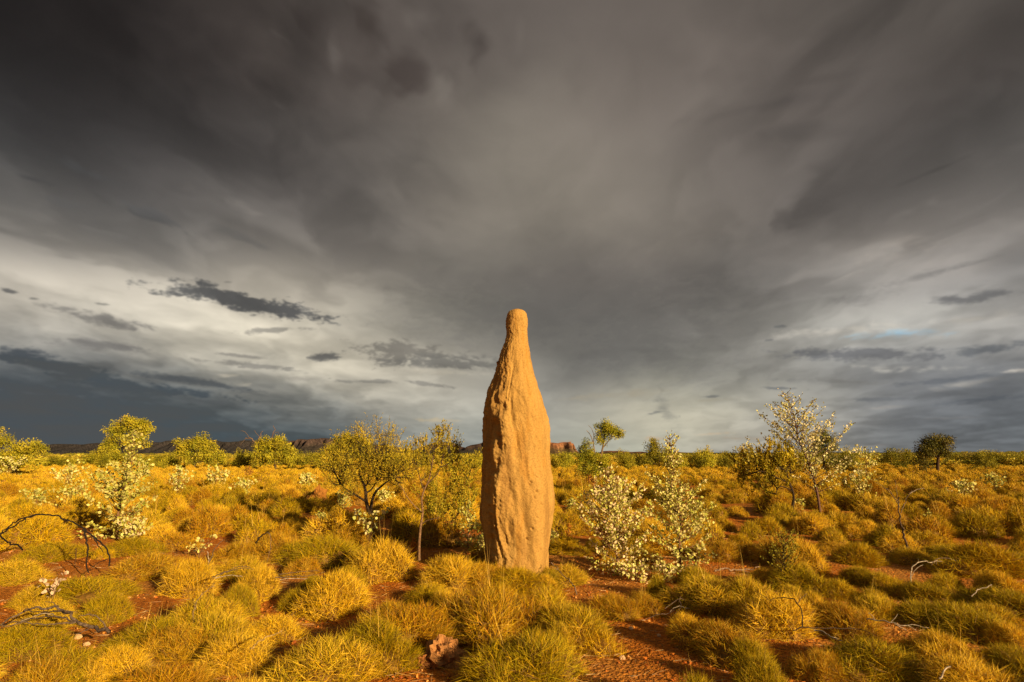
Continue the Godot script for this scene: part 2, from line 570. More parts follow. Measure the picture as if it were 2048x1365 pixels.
func sky_row(j: int) -> void:
	var el0 := 90.0 - (j * sky_step + 0.5 * sky_step) / (sky_w / 2.0) * 180.0
	var n := int((sky_right - sky_left) / 360.0 * sky_w / sky_step)
	var row := PackedByteArray()
	row.resize(n * 3)
	var live: Array = []
	for i in range(0, SKY_BANKS.size(), 11):
		var reach: float = SKY_BANKS[i + 3] * 3.2 + 0.8 + absf(sin(deg_to_rad(SKY_BANKS[i + 4]))) * SKY_BANKS[i + 2] * 1.6
		if absf(el0 - SKY_BANKS[i + 1]) < reach + 1.0:
			var t := deg_to_rad(SKY_BANKS[i + 4])
			live.append([SKY_BANKS[i], SKY_BANKS[i + 1], 1.0 / SKY_BANKS[i + 2], 1.0 / SKY_BANKS[i + 3], cos(t), sin(t), SKY_BANKS[i + 5], SKY_BANKS[i + 6], Color(SKY_BANKS[i + 7] / 255.0, SKY_BANKS[i + 8] / 255.0, SKY_BANKS[i + 9] / 255.0), SKY_BANKS[i + 10], cos(deg_to_rad(SKY_BANKS[i + 1])), SKY_BANKS[i + 2] * 2.3 + 2.0, SKY_BANKS[i + 2], SKY_BANKS[i + 3]])
	var er := deg_to_rad(el0)
	var dy := sin(er)
	var dh := cos(er)
	var inv := 1.0 / (maxf(dy, 0.0) + 0.15)
	for i in n:
		var az := sky_left + (i + 0.5) * (sky_right - sky_left) / n
		var ar := deg_to_rad(az)
		var px := sin(ar) * dh * inv
		var pz := cos(ar) * dh * inv
		# the cloud sheets seen in perspective, drawn out along the wind, with billows laid over them
		var n1 := noise.get_noise_3d(px * 1.3, pz * 0.55, 3.1)
		var n2 := noise.get_noise_3d(px * 1.3 + 40.0, pz * 0.55, 7.7)
		var n3 := noise.get_noise_3d(px * 3.0 + n1 * 0.7, pz * 2.3 + n2 * 0.7, 1.3)
		var n4 := noise.get_noise_3d(az * 0.10 + n2, el0 * 0.17 + n1, 9.0)
		var n5 := wisp.get_noise_3d(px * 8.0 + n3 * 0.9, pz * 6.0 + n1 * 1.0, 2.2)
		var warp := 0.55 + maxf(el0, 0.0) * 0.085
		var a2 := az + (n1 * 0.9 + 0.5 * n4 + 0.45 * n3 + 0.12 * n5) * warp * 1.2 / maxf(dh, 0.3)
		var e2 := el0 + (n2 * 0.8 + 0.55 * n3 + 0.2 * n5) * warp
		var col := grid_at(a2, maxf(e2, -1.0))
		# one sheet of broken cloud with ragged rims under the rest
		var sheet := noise.get_noise_3d(px * 1.7 + n2 * 0.5 + n5 * 0.08, pz * 1.35 + n1 * 0.5, 5.5)
		var rim := smoothstep(-0.42, 0.40, sheet + n5 * 0.10)
		var broken := clampf(absf(az - 6.0) / 24.0, 0.25, 1.0)
		var tex := n3 * 0.075 * broken + n4 * 0.035 + n5 * 0.045 * broken + (0.5 - rim) * 0.20 * broken
		var n6 := 0.0
		if el0 < 17.0:
			n6 = wisp.get_noise_3d(az * 0.55 + n3, el0 * 1.5 + n5 * 0.6, 4.0) + 0.5 * wisp.get_noise_3d(az * 1.7, el0 * 4.2, 8.0)
		for s in live:
			var ce: float = s[10]
			var da: float = az - s[0]
			if absf(da) * ce > s[11]:
				continue
			da = da * ce + n2 * minf(s[12], 4.0) * 0.4 + n3 * minf(s[12], 4.0) * 0.2
			var de: float = el0 - s[1] + (n1 * 0.6 + n4 * 0.35) * s[13]
			var lx: float = (da * s[4] + de * s[5]) * s[2]
			var ly: float = (-da * s[5] + de * s[4]) * s[3]
			var dd := sqrt(lx * lx + ly * ly)
			if dd > 2.1:
				continue
			var d: float = 0.92 - dd + (n3 * 0.7 + n5 * 0.75) * s[7] * (0.62 if el0 < 17.0 else 1.0) + n6 * 0.42
			var cover: float = clampf(d / (s[6] * (1.25 if el0 < 17.0 else 1.15)), 0.0, 1.0)
			cover = cover * cover * (3.0 - 2.0 * cover) * s[9]
			if s[9] > 1.0:      # a thicker or thinner bank: darkens or lightens what is there
				cover = cover / s[9] * (s[9] - 1.0)
				col = col.lerp(Color(col.r * s[8].r * 2.55, col.g * s[8].g * 2.55, col.b * s[8].b * 2.55), cover)
			else:
				col = col.lerp(s[8], cover)
		var k := 1.0 + tex
		var dither := (float((i * 1973 + j * 9277 + i * j * 26699) & 255) / 255.0 - 0.5) * 1.0
		row[i * 3] = clampi(int(col.r * k * 255.0 + 0.5 + dither), 0, 255)
		row[i * 3 + 1] = clampi(int(col.g * k * 255.0 + 0.5 + dither), 0, 255)
		row[i * 3 + 2] = clampi(int(col.b * k * 255.0 + 0.5 + dither), 0, 255)
	sky_rows[j] = row


func run_rows(f: Callable, n: int) -> void:
	sky_rows.clear()
	sky_rows.resize(n)
	var id := WorkerThreadPool.add_group_task(f, n)
	WorkerThreadPool.wait_for_group_task_completion(id)


func rows_picture(n: int) -> Image:
	var all := PackedByteArray()
	for r in sky_rows:
		all.append_array(r)
	return Image.create_from_data(sky_rows[0].size() / 3, n, false, Image.FORMAT_RGB8, all)


func sky_picture() -> Image:
	run_rows(sky_grid_row, 94)
	sky_grid.clear()
	for r in sky_rows:
		sky_grid.append_array(r)
	# the whole sky, coarse
	sky_step = 8
	sky_left = 0.0
	sky_right = 360.0
	var rows := sky_w / 2 / 2 / 8 + 6
	run_rows(sky_wrapped_row, rows)
	var coarse := rows_picture(rows)
	coarse.resize(sky_w, rows * 8, Image.INTERPOLATE_CUBIC)
	var low := coarse.get_pixel(0, rows * 8 - 1)
	var im := Image.create(sky_w, sky_w / 2, false, Image.FORMAT_RGB8)
	im.fill(low)
	im.blit_rect(coarse, Rect2i(0, 0, sky_w, rows * 8), Vector2i.ZERO)
	# and finely where it is looked at from round here
	sky_step = 1
	var half := int(sky_w * 58.0 / 360.0)
	sky_left = -half * 360.0 / sky_w
	sky_right = half * 360.0 / sky_w
	var fine_rows := sky_w / 4 + 24
	run_rows(sky_row, fine_rows)
	var f := rows_picture(fine_rows)
	im.blit_rect(f, Rect2i(0, 0, half, fine_rows), Vector2i(sky_w - half, 0))
	im.blit_rect(f, Rect2i(half, 0, half, fine_rows), Vector2i.ZERO)
	return im


func sky_wrapped_row(j: int) -> void:
	sky_row(j)


# ---------------------------------------------------------------- materials
func speckle(seed_: int, freq: float, colors: Array, offsets: Array, size := 512) -> NoiseTexture2D:
	var t := NoiseTexture2D.new()
	var f := FastNoiseLite.new()
	f.seed = seed_
	f.frequency = freq
	f.fractal_octaves = 5
	t.noise = f
	t.width = size
	t.height = size
	t.seamless = true
	var g := Gradient.new()
	g.offsets = PackedFloat32Array(offsets)
	g.colors = PackedColorArray(colors)
	t.color_ramp = g
	return t


func grain(seed_: int, freq: float, size := 512) -> NoiseTexture2D:
	var t := NoiseTexture2D.new()
	var f := FastNoiseLite.new()
	f.seed = seed_
	f.frequency = freq
	f.fractal_octaves = 5
	t.noise = f
	t.width = size
	t.height = size
	t.seamless = true
	return t


func vertex_material(rough: float, backlight := 0.0) -> StandardMaterial3D:
	var m := StandardMaterial3D.new()
	m.vertex_color_use_as_albedo = true
	m.roughness = rough
	m.metallic_specular = 0.3
	m.cull_mode = BaseMaterial3D.CULL_DISABLED
	if backlight > 0.0:
		m.backlight_enabled = true
		m.backlight = Color(backlight, backlight, backlight)
	return m


func triplanar(m: StandardMaterial3D, scale: float) -> void:
	m.uv1_triplanar = true
	m.uv1_world_triplanar = true
	m.uv1_scale = Vector3(scale, scale, scale)


func make_materials() -> void:
	grass_mat = vertex_material(0.6, 0.25)
	grass_mat.resource_name = "spinifex"
	leaf_mat = vertex_material(0.55, 0.5)
	leaf_mat.resource_name = "leaf"
	silver_mat = vertex_material(0.6, 0.6)
	silver_mat.resource_name = "silver leaf"
	bark_mat = vertex_material(0.9)
	bark_mat.resource_name = "bark"
	bark_mat.albedo_texture = speckle(3, 0.02, [Color(0.6, 0.6, 0.6), Color(1, 1, 1)], [0.25, 0.75])
	triplanar(bark_mat, 3.0)
	earth_mat = vertex_material(0.95)
	earth_mat.resource_name = "red earth"
	earth_mat.albedo_texture = speckle(21, 0.02, [Color(0.78, 0.74, 0.7), Color(0.94, 0.92, 0.9), Color(1, 1, 1)], [0.3, 0.5, 0.72], 1024)
	earth_mat.heightmap_enabled = true
	earth_mat.heightmap_texture = grain(22, 0.035, 1024)
	earth_mat.heightmap_scale = 5.0
	triplanar(earth_mat, 0.7)
	mound_mat = vertex_material(0.95)
	mound_mat.resource_name = "termite earth"
	mound_mat.albedo_texture = speckle(31, 0.03, [Color(0.88, 0.86, 0.84), Color(0.97, 0.96, 0.95), Color(1, 1, 1)], [0.3, 0.5, 0.7], 1024)
	mound_mat.heightmap_enabled = true
	mound_mat.heightmap_texture = grain(32, 0.06, 1024)
	mound_mat.heightmap_scale = 0.75
	triplanar(mound_mat, 1.1)
	rock_mat = vertex_material(0.95)
	rock_mat.resource_name = "sandstone"
	rock_mat.albedo_texture = speckle(41, 0.015, [Color(0.6, 0.6, 0.6), Color(1, 1, 1)], [0.3, 0.7], 1024)
	triplanar(rock_mat, 0.004)
	stone_mat = vertex_material(0.9)
	stone_mat.resource_name = "stone"


# ---------------------------------------------------------------- ground
func ground_y(x: float, z: float) -> float:
	var r := Vector2(x, z).length()
	var y := noise.get_noise_2d(x * 0.16, z * 0.16) * 0.1 * smoothstep(2.0, 7.0, r)
	y += noise.get_noise_2d(x * 1.1 + 50.0, z * 1.1) * 0.03
	if r > 150.0:
		var az := atan2(x, -z)
		y += 3.2 * smoothstep(150.0, 900.0, r) * smoothstep(0.42, 0.72, az) * (1.0 - smoothstep(1.2, 1.6, az))
	return y


func make_ground() -> void:
	var st := PackedVector3Array()
	var sc := PackedColorArray()
	var idx := PackedInt32Array()
	var seg := 288
	var rings := 205
	var r := 0.25
	st.push_back(Vector3(0, ground_y(0, 0), 0))
	sc.push_back(Color(0.36, 0.11, 0.02))
	for k in rings:
		for i in seg:
			var a := TAU * i / seg
			var x := cos(a) * r
			var z := sin(a) * r
			st.push_back(Vector3(x, ground_y(x, z), z))
			var p := noise.get_noise_2d(x * 0.5 + 9.0, z * 0.5)
			var red := Color(0.66, 0.22, 0.020).lerp(Color(0.70, 0.31, 0.055), clampf(p * 1.6 + 0.25, 0.0, 1.0))
			var straw := Color(0.38, 0.25, 0.02).lerp(Color(0.28, 0.21, 0.025), clampf(noise.get_noise_2d(x * 0.02, z * 0.02) + 0.3, 0.0, 1.0))
			var scrub := Color(0.30, 0.25, 0.06)
			var col := red.lerp(straw, smoothstep(30.0, 110.0, r))
			col = col.lerp(scrub, smoothstep(150.0, 700.0, r) * (0.7 + 0.3 * noise.get_noise_2d(x * 0.01, z * 0.01)))
			sc.push_back(col)
		r *= 1.0545
	for i in seg:
		idx.append_array([0, 1 + (i + 1) % seg, 1 + i])
	for k in rings - 1:
		for i in seg:
			var a := 1 + k * seg + i
			var b := 1 + k * seg + (i + 1) % seg
			idx.append_array([a, b, a + seg, b, b + seg, a + seg])
	var arr := []
	arr.resize(Mesh.ARRAY_MAX)
	arr[Mesh.ARRAY_VERTEX] = st
	arr[Mesh.ARRAY_COLOR] = sc
	arr[Mesh.ARRAY_NORMAL] = grid_normals(st, idx)
	arr[Mesh.ARRAY_INDEX] = idx
	var m := ArrayMesh.new()
	m.add_surface_from_arrays(Mesh.PRIMITIVE_TRIANGLES, arr)
	var g := part("ground", m, earth_mat)
	tag(g, "red earth plain running out to the horizon", "", "", "structure")


func grid_normals(st: PackedVector3Array, idx: PackedInt32Array) -> PackedVector3Array:
	var out := PackedVector3Array()
	out.resize(st.size())
	for k in range(0, idx.size(), 3):
		var a := st[idx[k]]
		var nrm := (st[idx[k + 2]] - a).cross(st[idx[k + 1]] - a)   # clockwise fronts
		for q in 3:
			out[idx[k + q]] += nrm
	for k in out.size():
		out[k] = out[k].normalized()
	return out


func scatter(called: String, label: String, m: Mesh, mat: Material, where: Array, tints: Array, parent: Node3D = null) -> MultiMeshInstance3D:
	var mm := MultiMesh.new()
	mm.transform_format = MultiMesh.TRANSFORM_3D
	mm.use_colors = tints.size() > 0
	mm.mesh = m
	mm.instance_count = where.size()
	for i in where.size():
		mm.set_instance_transform(i, where[i])
		if tints.size() > 0:
			mm.set_instance_color(i, tints[i])
	var o := MultiMeshInstance3D.new()
	o.name = called if parent else numbered(called)
	o.multimesh = mm
	o.material_override = mat
	o.set_meta("kind", "stuff")
	if label: o.set_meta("label", label)
	(parent if parent else self).add_child(o, true)
	return o


# ---------------------------------------------------------------- hills
func hill_range(called: String, label: String, crest: Array, depth: float, cliff: float, low: Color, high: Color, seed_: int) -> void:
	# crest: points along the skyline; the range falls away before and behind it
	var across := 26
	var along := 0
	var pts := PackedVector3Array()
	for i in crest.size() - 1:
		var a: Vector3 = crest[i]
		var b: Vector3 = crest[i + 1]
		var steps := maxi(2, int(Vector2(a.x - b.x, a.z - b.z).length() / 14.0))
		for k in steps:
			pts.push_back(a.lerp(b, float(k) / steps))
	pts.push_back(crest[-1])
	along = pts.size()
	var st := PackedVector3Array()
	var sc := PackedColorArray()
	var idx := PackedInt32Array()
	for i in along:
		var p := pts[i]
		var h := p.y + 1.0 + noise.get_noise_2d(i * 0.13 + seed_, 0.5) * p.y * 0.10 + fine.get_noise_2d(i * 0.45 + seed_, 2.5) * p.y * 0.04
		for k in across:
			var v := float(k) / (across - 1)          # 0 front foot, 0.5 crest, 1 back foot
			var f := v * 2.0 if v < 0.5 else 2.0 - v * 2.0
			var gully := noise.get_noise_2d(i * 0.16 + seed_ * 3.0, f * 0.7 + 4.0) + 0.5 * fine.get_noise_2d(i * 0.5 + seed_, f * 1.5)
			f = clampf(f + gully * 0.13 * sin(f * PI), 0.0, 1.0)
			var soft := sin(f * PI * 0.5)
			var steep := 0.62 * smoothstep(0.0, 0.62, f) * 0.75 + 0.535 * smoothstep(0.52, 0.68, f)
			var y := h * lerpf(soft, minf(steep, 1.0), cliff)
			var z := p.z + (0.5 - v) * depth + gully * depth * 0.06
			st.push_back(Vector3(p.x, y - 1.5, z))
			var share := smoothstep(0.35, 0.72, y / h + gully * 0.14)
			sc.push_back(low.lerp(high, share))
	for i in along - 1:
		for k in across - 1:
			var a := i * across + k
			idx.append_array([a, a + 1, a + across, a + 1, a + across + 1, a + across])
	var arr := []
	arr.resize(Mesh.ARRAY_MAX)
	arr[Mesh.ARRAY_VERTEX] = st
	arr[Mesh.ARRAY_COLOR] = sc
	arr[Mesh.ARRAY_INDEX] = idx
	arr[Mesh.ARRAY_NORMAL] = grid_normals(st, idx)
	var m := ArrayMesh.new()
	m.add_surface_from_arrays(Mesh.PRIMITIVE_TRIANGLES, arr)
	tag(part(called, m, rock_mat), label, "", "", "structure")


func make_hills() -> void:
	hill_range("hills", "long rocky range beyond the trees, cloud shade and haze painted into its colour", [Vector3(-3490, 5.052, -4200), Vector3(-3405, 40.636, -4200), Vector3(-3354, 62.044, -4200), Vector3(-3246, 69.189, -4200), Vector3(-3118, 62.044, -4200), Vector3(-2993, 76.339, -4200), Vector3(-2847, 72.764, -4200), Vector3(-2738, 69.189, -4200), Vector3(-2630, 79.916, -4200), Vector3(-2468, 87.074, -4200), Vector3(-2324, 101.404, -4200), Vector3(-2233, 104.989, -4200), Vector3(-2122, 87.074, -4200), Vector3(-1995, 83.495, -4200), Vector3(-1887, 97.819, -4200), Vector3(-1795, 87.074, -4200), Vector3(-1686, 83.495, -4200), Vector3(-1612, 65.616, -4200)], 900.0, 0.35, Color(0.055, 0.052, 0.056), Color(0.070, 0.060, 0.062), 2)  # dark blue-grey rock colours carry painted cloud shade and haze
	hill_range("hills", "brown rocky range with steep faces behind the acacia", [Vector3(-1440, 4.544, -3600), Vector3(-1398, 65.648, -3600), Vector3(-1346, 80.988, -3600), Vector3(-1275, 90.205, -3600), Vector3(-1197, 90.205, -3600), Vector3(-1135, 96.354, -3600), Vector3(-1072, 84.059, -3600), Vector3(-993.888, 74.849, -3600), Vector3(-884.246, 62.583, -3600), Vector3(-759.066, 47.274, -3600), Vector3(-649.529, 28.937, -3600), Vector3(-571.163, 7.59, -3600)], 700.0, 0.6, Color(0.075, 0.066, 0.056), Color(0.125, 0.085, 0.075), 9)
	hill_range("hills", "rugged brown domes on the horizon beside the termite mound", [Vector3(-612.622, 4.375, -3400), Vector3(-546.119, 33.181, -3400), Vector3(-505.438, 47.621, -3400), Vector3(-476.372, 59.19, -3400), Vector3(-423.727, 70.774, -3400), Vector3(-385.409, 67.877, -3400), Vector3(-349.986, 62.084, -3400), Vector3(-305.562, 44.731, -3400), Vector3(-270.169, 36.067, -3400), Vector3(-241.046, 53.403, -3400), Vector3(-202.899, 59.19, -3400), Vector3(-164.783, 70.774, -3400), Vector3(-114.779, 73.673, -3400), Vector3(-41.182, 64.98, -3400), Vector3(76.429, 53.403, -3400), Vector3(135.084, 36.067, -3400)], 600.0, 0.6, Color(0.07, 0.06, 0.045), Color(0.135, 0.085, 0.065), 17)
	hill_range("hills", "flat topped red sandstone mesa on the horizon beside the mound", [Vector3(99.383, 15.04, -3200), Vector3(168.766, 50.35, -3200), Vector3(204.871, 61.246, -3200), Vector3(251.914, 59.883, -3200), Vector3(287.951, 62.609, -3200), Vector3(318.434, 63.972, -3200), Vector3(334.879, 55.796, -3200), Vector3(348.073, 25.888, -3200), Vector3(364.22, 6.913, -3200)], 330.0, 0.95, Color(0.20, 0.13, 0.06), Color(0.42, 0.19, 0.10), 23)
	hill_range("hills", "low reddish mesa line on the horizon behind the dead limbed tree", [Vector3(766.596, 5.898, -5200), Vector3(825.429, 23.502, -5200), Vector3(888.382, 27.907, -5200), Vector3(991.412, 23.502, -5200), Vector3(1067, 16.898, -5200), Vector3(1148, 19.099, -5200), Vector3(1237, 10.297, -5200), Vector3(1372, 10.297, -5200), Vector3(1484, 16.898, -5200), Vector3(1618, 8.097, -5200)], 400.0, 0.8, Color(0.10, 0.07, 0.04), Color(0.24, 0.11, 0.06), 31)
	hill_range("hills", "low dark wooded ridge closing the plain", [Vector3(593.95, 4.248, -6500), Vector3(874.409, 15.246, -6500), Vector3(1547, 15.246, -6500), Vector3(2387, 12.496, -6500), Vector3(3228, 17.996, -6500), Vector3(4069, 15.246, -6500), Vector3(4910, 17.996, -6500), Vector3(5806, 15.246, -6500), Vector3(7151, 9.746, -6500)], 500.0, 0.1, Color(0.05, 0.05, 0.03), Color(0.05, 0.05, 0.03), 37)


# ---------------------------------------------------------------- the mound
func make_mound() -> void:
	var cz := -7.55
	var rows := [
		[3.442, 0.065, 0.072], [3.437, 0.027, 0.109], [3.425, -0.01, 0.147], [3.404, -0.041, 0.178], [3.368, -0.063, 0.199], [3.305, -0.076, 0.213], [3.221, -0.078, 0.214], [3.048, -0.078, 0.213], [2.958, -0.101, 0.223], [2.876, -0.135, 0.243], [2.794, -0.155, 0.256], [2.705, -0.181, 0.275], [2.536, -0.221, 0.314], [2.368, -0.273, 0.359],
		[2.202, -0.325, 0.398], [2.005, -0.356, 0.448], [1.809, -0.367, 0.479], [1.583, -0.375, 0.489], [1.36, -0.379, 0.506], [1.171, -0.374, 0.529], [0.984, -0.379, 0.542], [0.86, -0.384, 0.544], [0.737, -0.383, 0.529], [0.615, -0.369, 0.515],
		[0.433, -0.329, 0.487], [0.253, -0.302, 0.472], [0.134, -0.289, 0.458], [0.015, -0.294, 0.457], [-0.073, -0.324, 0.499], [-0.161, -0.398, 0.585], [-0.248, -0.491, 0.658]]
	var top: float = rows[0][0]
	var n_up := 330
	var n_round := 260
	var st := PackedVector3Array()
	var sc := PackedColorArray()
	var idx := PackedInt32Array()
	var k := 0
	for i in n_up:
		var t := float(i) / (n_up - 1)
		# close rows at the cap, even rows below
		var y: float = lerpf(top, rows[-1][0], t) if i > 14 else top - (top - rows[-1][0]) * (14.0 / (n_up - 1)) * pow(i / 14.0, 2.0)
		while k < rows.size() - 2 and y < rows[k + 1][0]:
			k += 1
		var a: Array = rows[k]
		var b: Array = rows[k + 1]
		var f := clampf((a[0] - y) / maxf(a[0] - b[0], 1e-4), 0.0, 1.0)
		# a smooth profile through the rows
		var pa: Array = rows[maxi(k - 1, 0)]
		var pb: Array = rows[mini(k + 2, rows.size() - 1)]
		var left := cubic_interpolate(a[1], b[1], pa[1], pb[1], f)
		var right := cubic_interpolate(a[2], b[2], pa[2], pb[2], f)
		if k < 5:
			left = lerpf(a[1], b[1], f)
			right = lerpf(a[2], b[2], f)
		if i == 0:
			left = 0.5 * (a[1] + a[2]) - 0.004
			right = left + 0.008
		var cx := (left + right) * 0.5
		var rad := (right - left) * 0.5
		for j in n_round:
			var th := TAU * j / n_round
			var ct := cos(th)
			var sn := sin(th)
			var q := Vector3(ct, 0, sn)
			var wide := smoothstep(0.1, 0.35, rad)
			var d := 0.0
			# long flutes that run down the flanks, deeper on the shaded side
			var flank := 0.45 + 0.55 * smoothstep(0.1, -0.5, ct)
			var wander := fine.get_noise_3d(ct * 1.3, y * 0.9, sn * 1.3) * 0.35
			var fl := 1.0 - absf(noise.get_noise_3d(ct * 1.35 + wander, y * 0.5, sn * 1.35 + wander)) * 2.6
			d += (fl - 0.55) * 0.036 * (flank - 0.18) * wide
			d += groove(th + fine.get_noise_2d(y * 4.0, 1.0) * 0.12 + fine.get_noise_2d(y * 14.0, 1.0) * 0.05, 2.12, y, 1.25, 2.3, 0.17) * -0.032 * (0.45 + 0.9 * absf(fine.get_noise_2d(y * 4.0, 31.0)) * 1.6)
			d += groove(th + fine.get_noise_2d(y * 4.0, 9.0) * 0.10 + fine.get_noise_2d(y * 14.0, 9.0) * 0.05, 2.42, y, 0.35, 1.55, 0.15) * -0.03 * (0.4 + absf(fine.get_noise_2d(y * 5.0, 37.0)) * 1.6)
			d += groove(th + fine.get_noise_2d(y * 3.0, 4.0) * 0.05 - (y - 0.6) * 0.25, 1.36, y, 0.2, 0.85, 0.12) * -0.03
			d += groove(th + fine.get_noise_2d(y * 3.0, 6.0) * 0.05, 1.85, y, 0.4, 1.35, 0.16) * -0.035
			d += groove(th + fine.get_noise_2d(y * 2.0, 14.0) * 0.05, 1.72, y, 1.2, 1.7, 0.12) * 0.02
			# faces meet along two blunt edges
			d += rad * 0.13 * exp(-pow((th - 2.08 + fine.get_noise_2d(y * 2.0, 3.0) * 0.10) / 0.30, 2.0)) * wide
			d += rad * 0.05 * exp(-pow((th - 0.80) / 0.25, 2.0)) * wide
			d += noise.get_noise_3d(ct * 0.9 + 30.0, y * 0.9, sn * 0.9) * 0.05 * wide
			d += smoothstep(0.3, 0.0, y) * 0.02 * (0.6 + noise.get_noise_3d(ct * 2.0, 3.0, sn * 2.0) * 1.2)
			# lumps, crumbs and grit
			var lump := 0.4 + 0.6 * flank
			d += noise.get_noise_3d(ct * rad * 9.0, y * 6.0, sn * rad * 9.0) * 0.017 * lump
			d += noise.get_noise_3d(ct * rad * 26.0 + 7.0, y * 22.0, sn * rad * 26.0) * 0.0105 * (0.12 + 1.05 * smoothstep(0.45, 1.0, flank))
			d += absf(fine.get_noise_3d(ct * rad * 60.0, y * 55.0, sn * rad * 60.0)) * -0.0025
			var rr := maxf(rad + d * clampf(rad * 6.0, 0.0, 1.0), 0.002)
			var pos := Vector3(cx + ct * rr, y, cz + sn * rr * 1.02)
			# emergence holes
			for h in [[1.28, 1.135, 0.016], [1.23, 1.16, 0.012], [1.09, 1.05, 0.013], [1.16, 0.98, 0.012], [1.05, 1.22, 0.009], [0.98, 0.9, 0.010], [1.2, 0.62, 0.011], [1.33, 0.5, 0.012], [1.1, 0.75, 0.010]]:
				var dx: float = (th - h[0]) * rad
				var dy: float = y - h[1]
				if absf(dy) < 0.05 and absf(dx) < 0.05:
					pos -= q * 0.035 * exp(-(dx * dx + dy * dy) / (h[2] * h[2]))
			st.push_back(pos)
			var tone := 0.5 + 0.5 * noise.get_noise_3d(ct * 1.2, y * 1.1 + 20.0, sn * 1.2)
			var col := Color(0.43, 0.250, 0.066).lerp(Color(0.50, 0.315, 0.100), tone)
			var fresh := smoothstep(0.16, 0.42, noise.get_noise_3d(ct * 2.2 + 3.0, y * 1.2, sn * 2.2))
			col = col.lerp(Color(0.45, 0.235, 0.048), fresh * 0.6)
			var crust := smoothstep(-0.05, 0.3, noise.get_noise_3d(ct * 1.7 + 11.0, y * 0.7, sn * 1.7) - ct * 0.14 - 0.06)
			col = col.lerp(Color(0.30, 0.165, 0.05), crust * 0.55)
			sc.push_back(col)
	for i in n_up - 1:
		for j in n_round:
			var a := i * n_round + j
			var b := i * n_round + (j + 1) % n_round
			idx.append_array([a, a + n_round, b, b, a + n_round, b + n_round])
	var nrm := grid_normals(st, idx)
	# outward check on one flank point
	var probe := 150 * n_round
	if nrm[probe].dot(Vector3(1, 0, 0)) < 0.0:
		for i in range(0, idx.size(), 3):
			var s := idx[i + 1]
			idx[i + 1] = idx[i + 2]
			idx[i + 2] = s
		nrm = grid_normals(st, idx)
	var arr := []
	arr.resize(Mesh.ARRAY_MAX)
	arr[Mesh.ARRAY_VERTEX] = st
	arr[Mesh.ARRAY_COLOR] = sc
	arr[Mesh.ARRAY_INDEX] = idx
	arr[Mesh.ARRAY_NORMAL] = nrm
	var m := ArrayMesh.new()
	m.add_surface_from_arrays(Mesh.PRIMITIVE_TRIANGLES, arr)
	var t := thing("termite_mound", "tall bottle shaped ochre termite mound rising from the spinifex", "termite mound")
	part("body", m, mound_mat, t)
	part("knob", lump_mesh(0.035, 0.3, 3, Color(0.3, 0.16, 0.06)), mound_mat, t, Vector3(-0.173, 2.684, -7.5))
	blocked.append([0.04, cz, 0.42])
	# an eroded broken mound under the tussock and a red stump of a mound on the plain
	var e := thing("earth_clump", "pinkish eroded earth clump under the edge of a spinifex hummock", "earth clump", Vector3(-0.517, 0, -4.582))
	part("clod", lump_mesh(0.13, 0.6, 6, Color(0.42, 0.20, 0.07)), mound_mat, e, Vector3(0, 0.04, 0))
	part("clod", lump_mesh(0.09, 0.6, 8, Color(0.46, 0.22, 0.07)), mound_mat, e, Vector3(0.12, 0.0, 0.06))
	part("clod", lump_mesh(0.07, 0.6, 9, Color(0.36, 0.15, 0.05)), mound_mat, e, Vector3(-0.12, 0.0, 0.07))
	blocked.append([e.position.x, e.position.z, 0.15])
	var r := thing("small_termite_mound", "small crumbling red termite mound among golden tussocks", "termite mound", Vector3(-5.918, 0, -18.037))
	part("body", lump_mesh(0.24, 0.5, 12, Color(0.34, 0.15, 0.03), 1.3), mound_mat, r, Vector3(0, 0.16, 0))
	part("spur", lump_mesh(0.13, 0.5, 14, Color(0.36, 0.17, 0.04), 1.2), mound_mat, r, Vector3(-0.22, 0.1, 0.08))
	blocked.append([r.position.x, r.position.z, 0.5])


func groove(th: float, where: float, y: float, y0: float, y1: float, width: float) -> float:
	var d := (th - where) / width
	if absf(d) > 3.0 or y < y0 - 0.2 or y > y1 + 0.2:
		return 0.0
	return exp(-d * d) * smoothstep(y0 - 0.2, y0 + 0.1, y) * (1.0 - smoothstep(y1 - 0.1, y1 + 0.2, y))


func lump_mesh(r: float, rough: float, seed_: int, col: Color, tall := 0.85) -> ArrayMesh:
	var s := Shape.new()
	var nu := 28
	var nv := 18
	var p := []
	for i in nv + 1:
		var row := []
		var la := PI * i / nv
		for j in nu:
			var lo := TAU * j / nu
			var d := Vector3(sin(la) * cos(lo), cos(la) * tall, sin(la) * sin(lo))
			var k := 1.0 + rough * (noise.get_noise_3d(d.x * 1.2 + seed_ * 3.7, d.y * 1.2, d.z * 1.2) + 0.4 * noise.get_noise_3d(d.x * 4.0 + seed_, d.y * 4.0, d.z * 4.0))
			row.append(d * r * k)
		p.append(row)
	for i in nv:
		for j in nu:
			var a: Vector3 = p[i][j]
			var b: Vector3 = p[i][(j + 1) % nu]
			var c: Vector3 = p[i + 1][j]
			var d: Vector3 = p[i + 1][(j + 1) % nu]
			var cc := col * (0.88 + 0.24 * rng.randf())
			s.tri(a, b, c, cc)
			s.tri(b, d, c, cc)
	return s.done()


# ---------------------------------------------------------------- limbs and leaves
func smooth_path(p: Array, k := 4) -> PackedVector3Array:
	var out := PackedVector3Array()
	for i in p.size() - 1:
		var a: Vector3 = p[i]
		var b: Vector3 = p[i + 1]
		var z: Vector3 = p[maxi(i - 1, 0)]
		var y: Vector3 = p[mini(i + 2, p.size() - 1)]
		for q in k:
			out.push_back(a.cubic_interpolate(b, z, y, float(q) / k))
	out.push_back(p[-1])
	return out


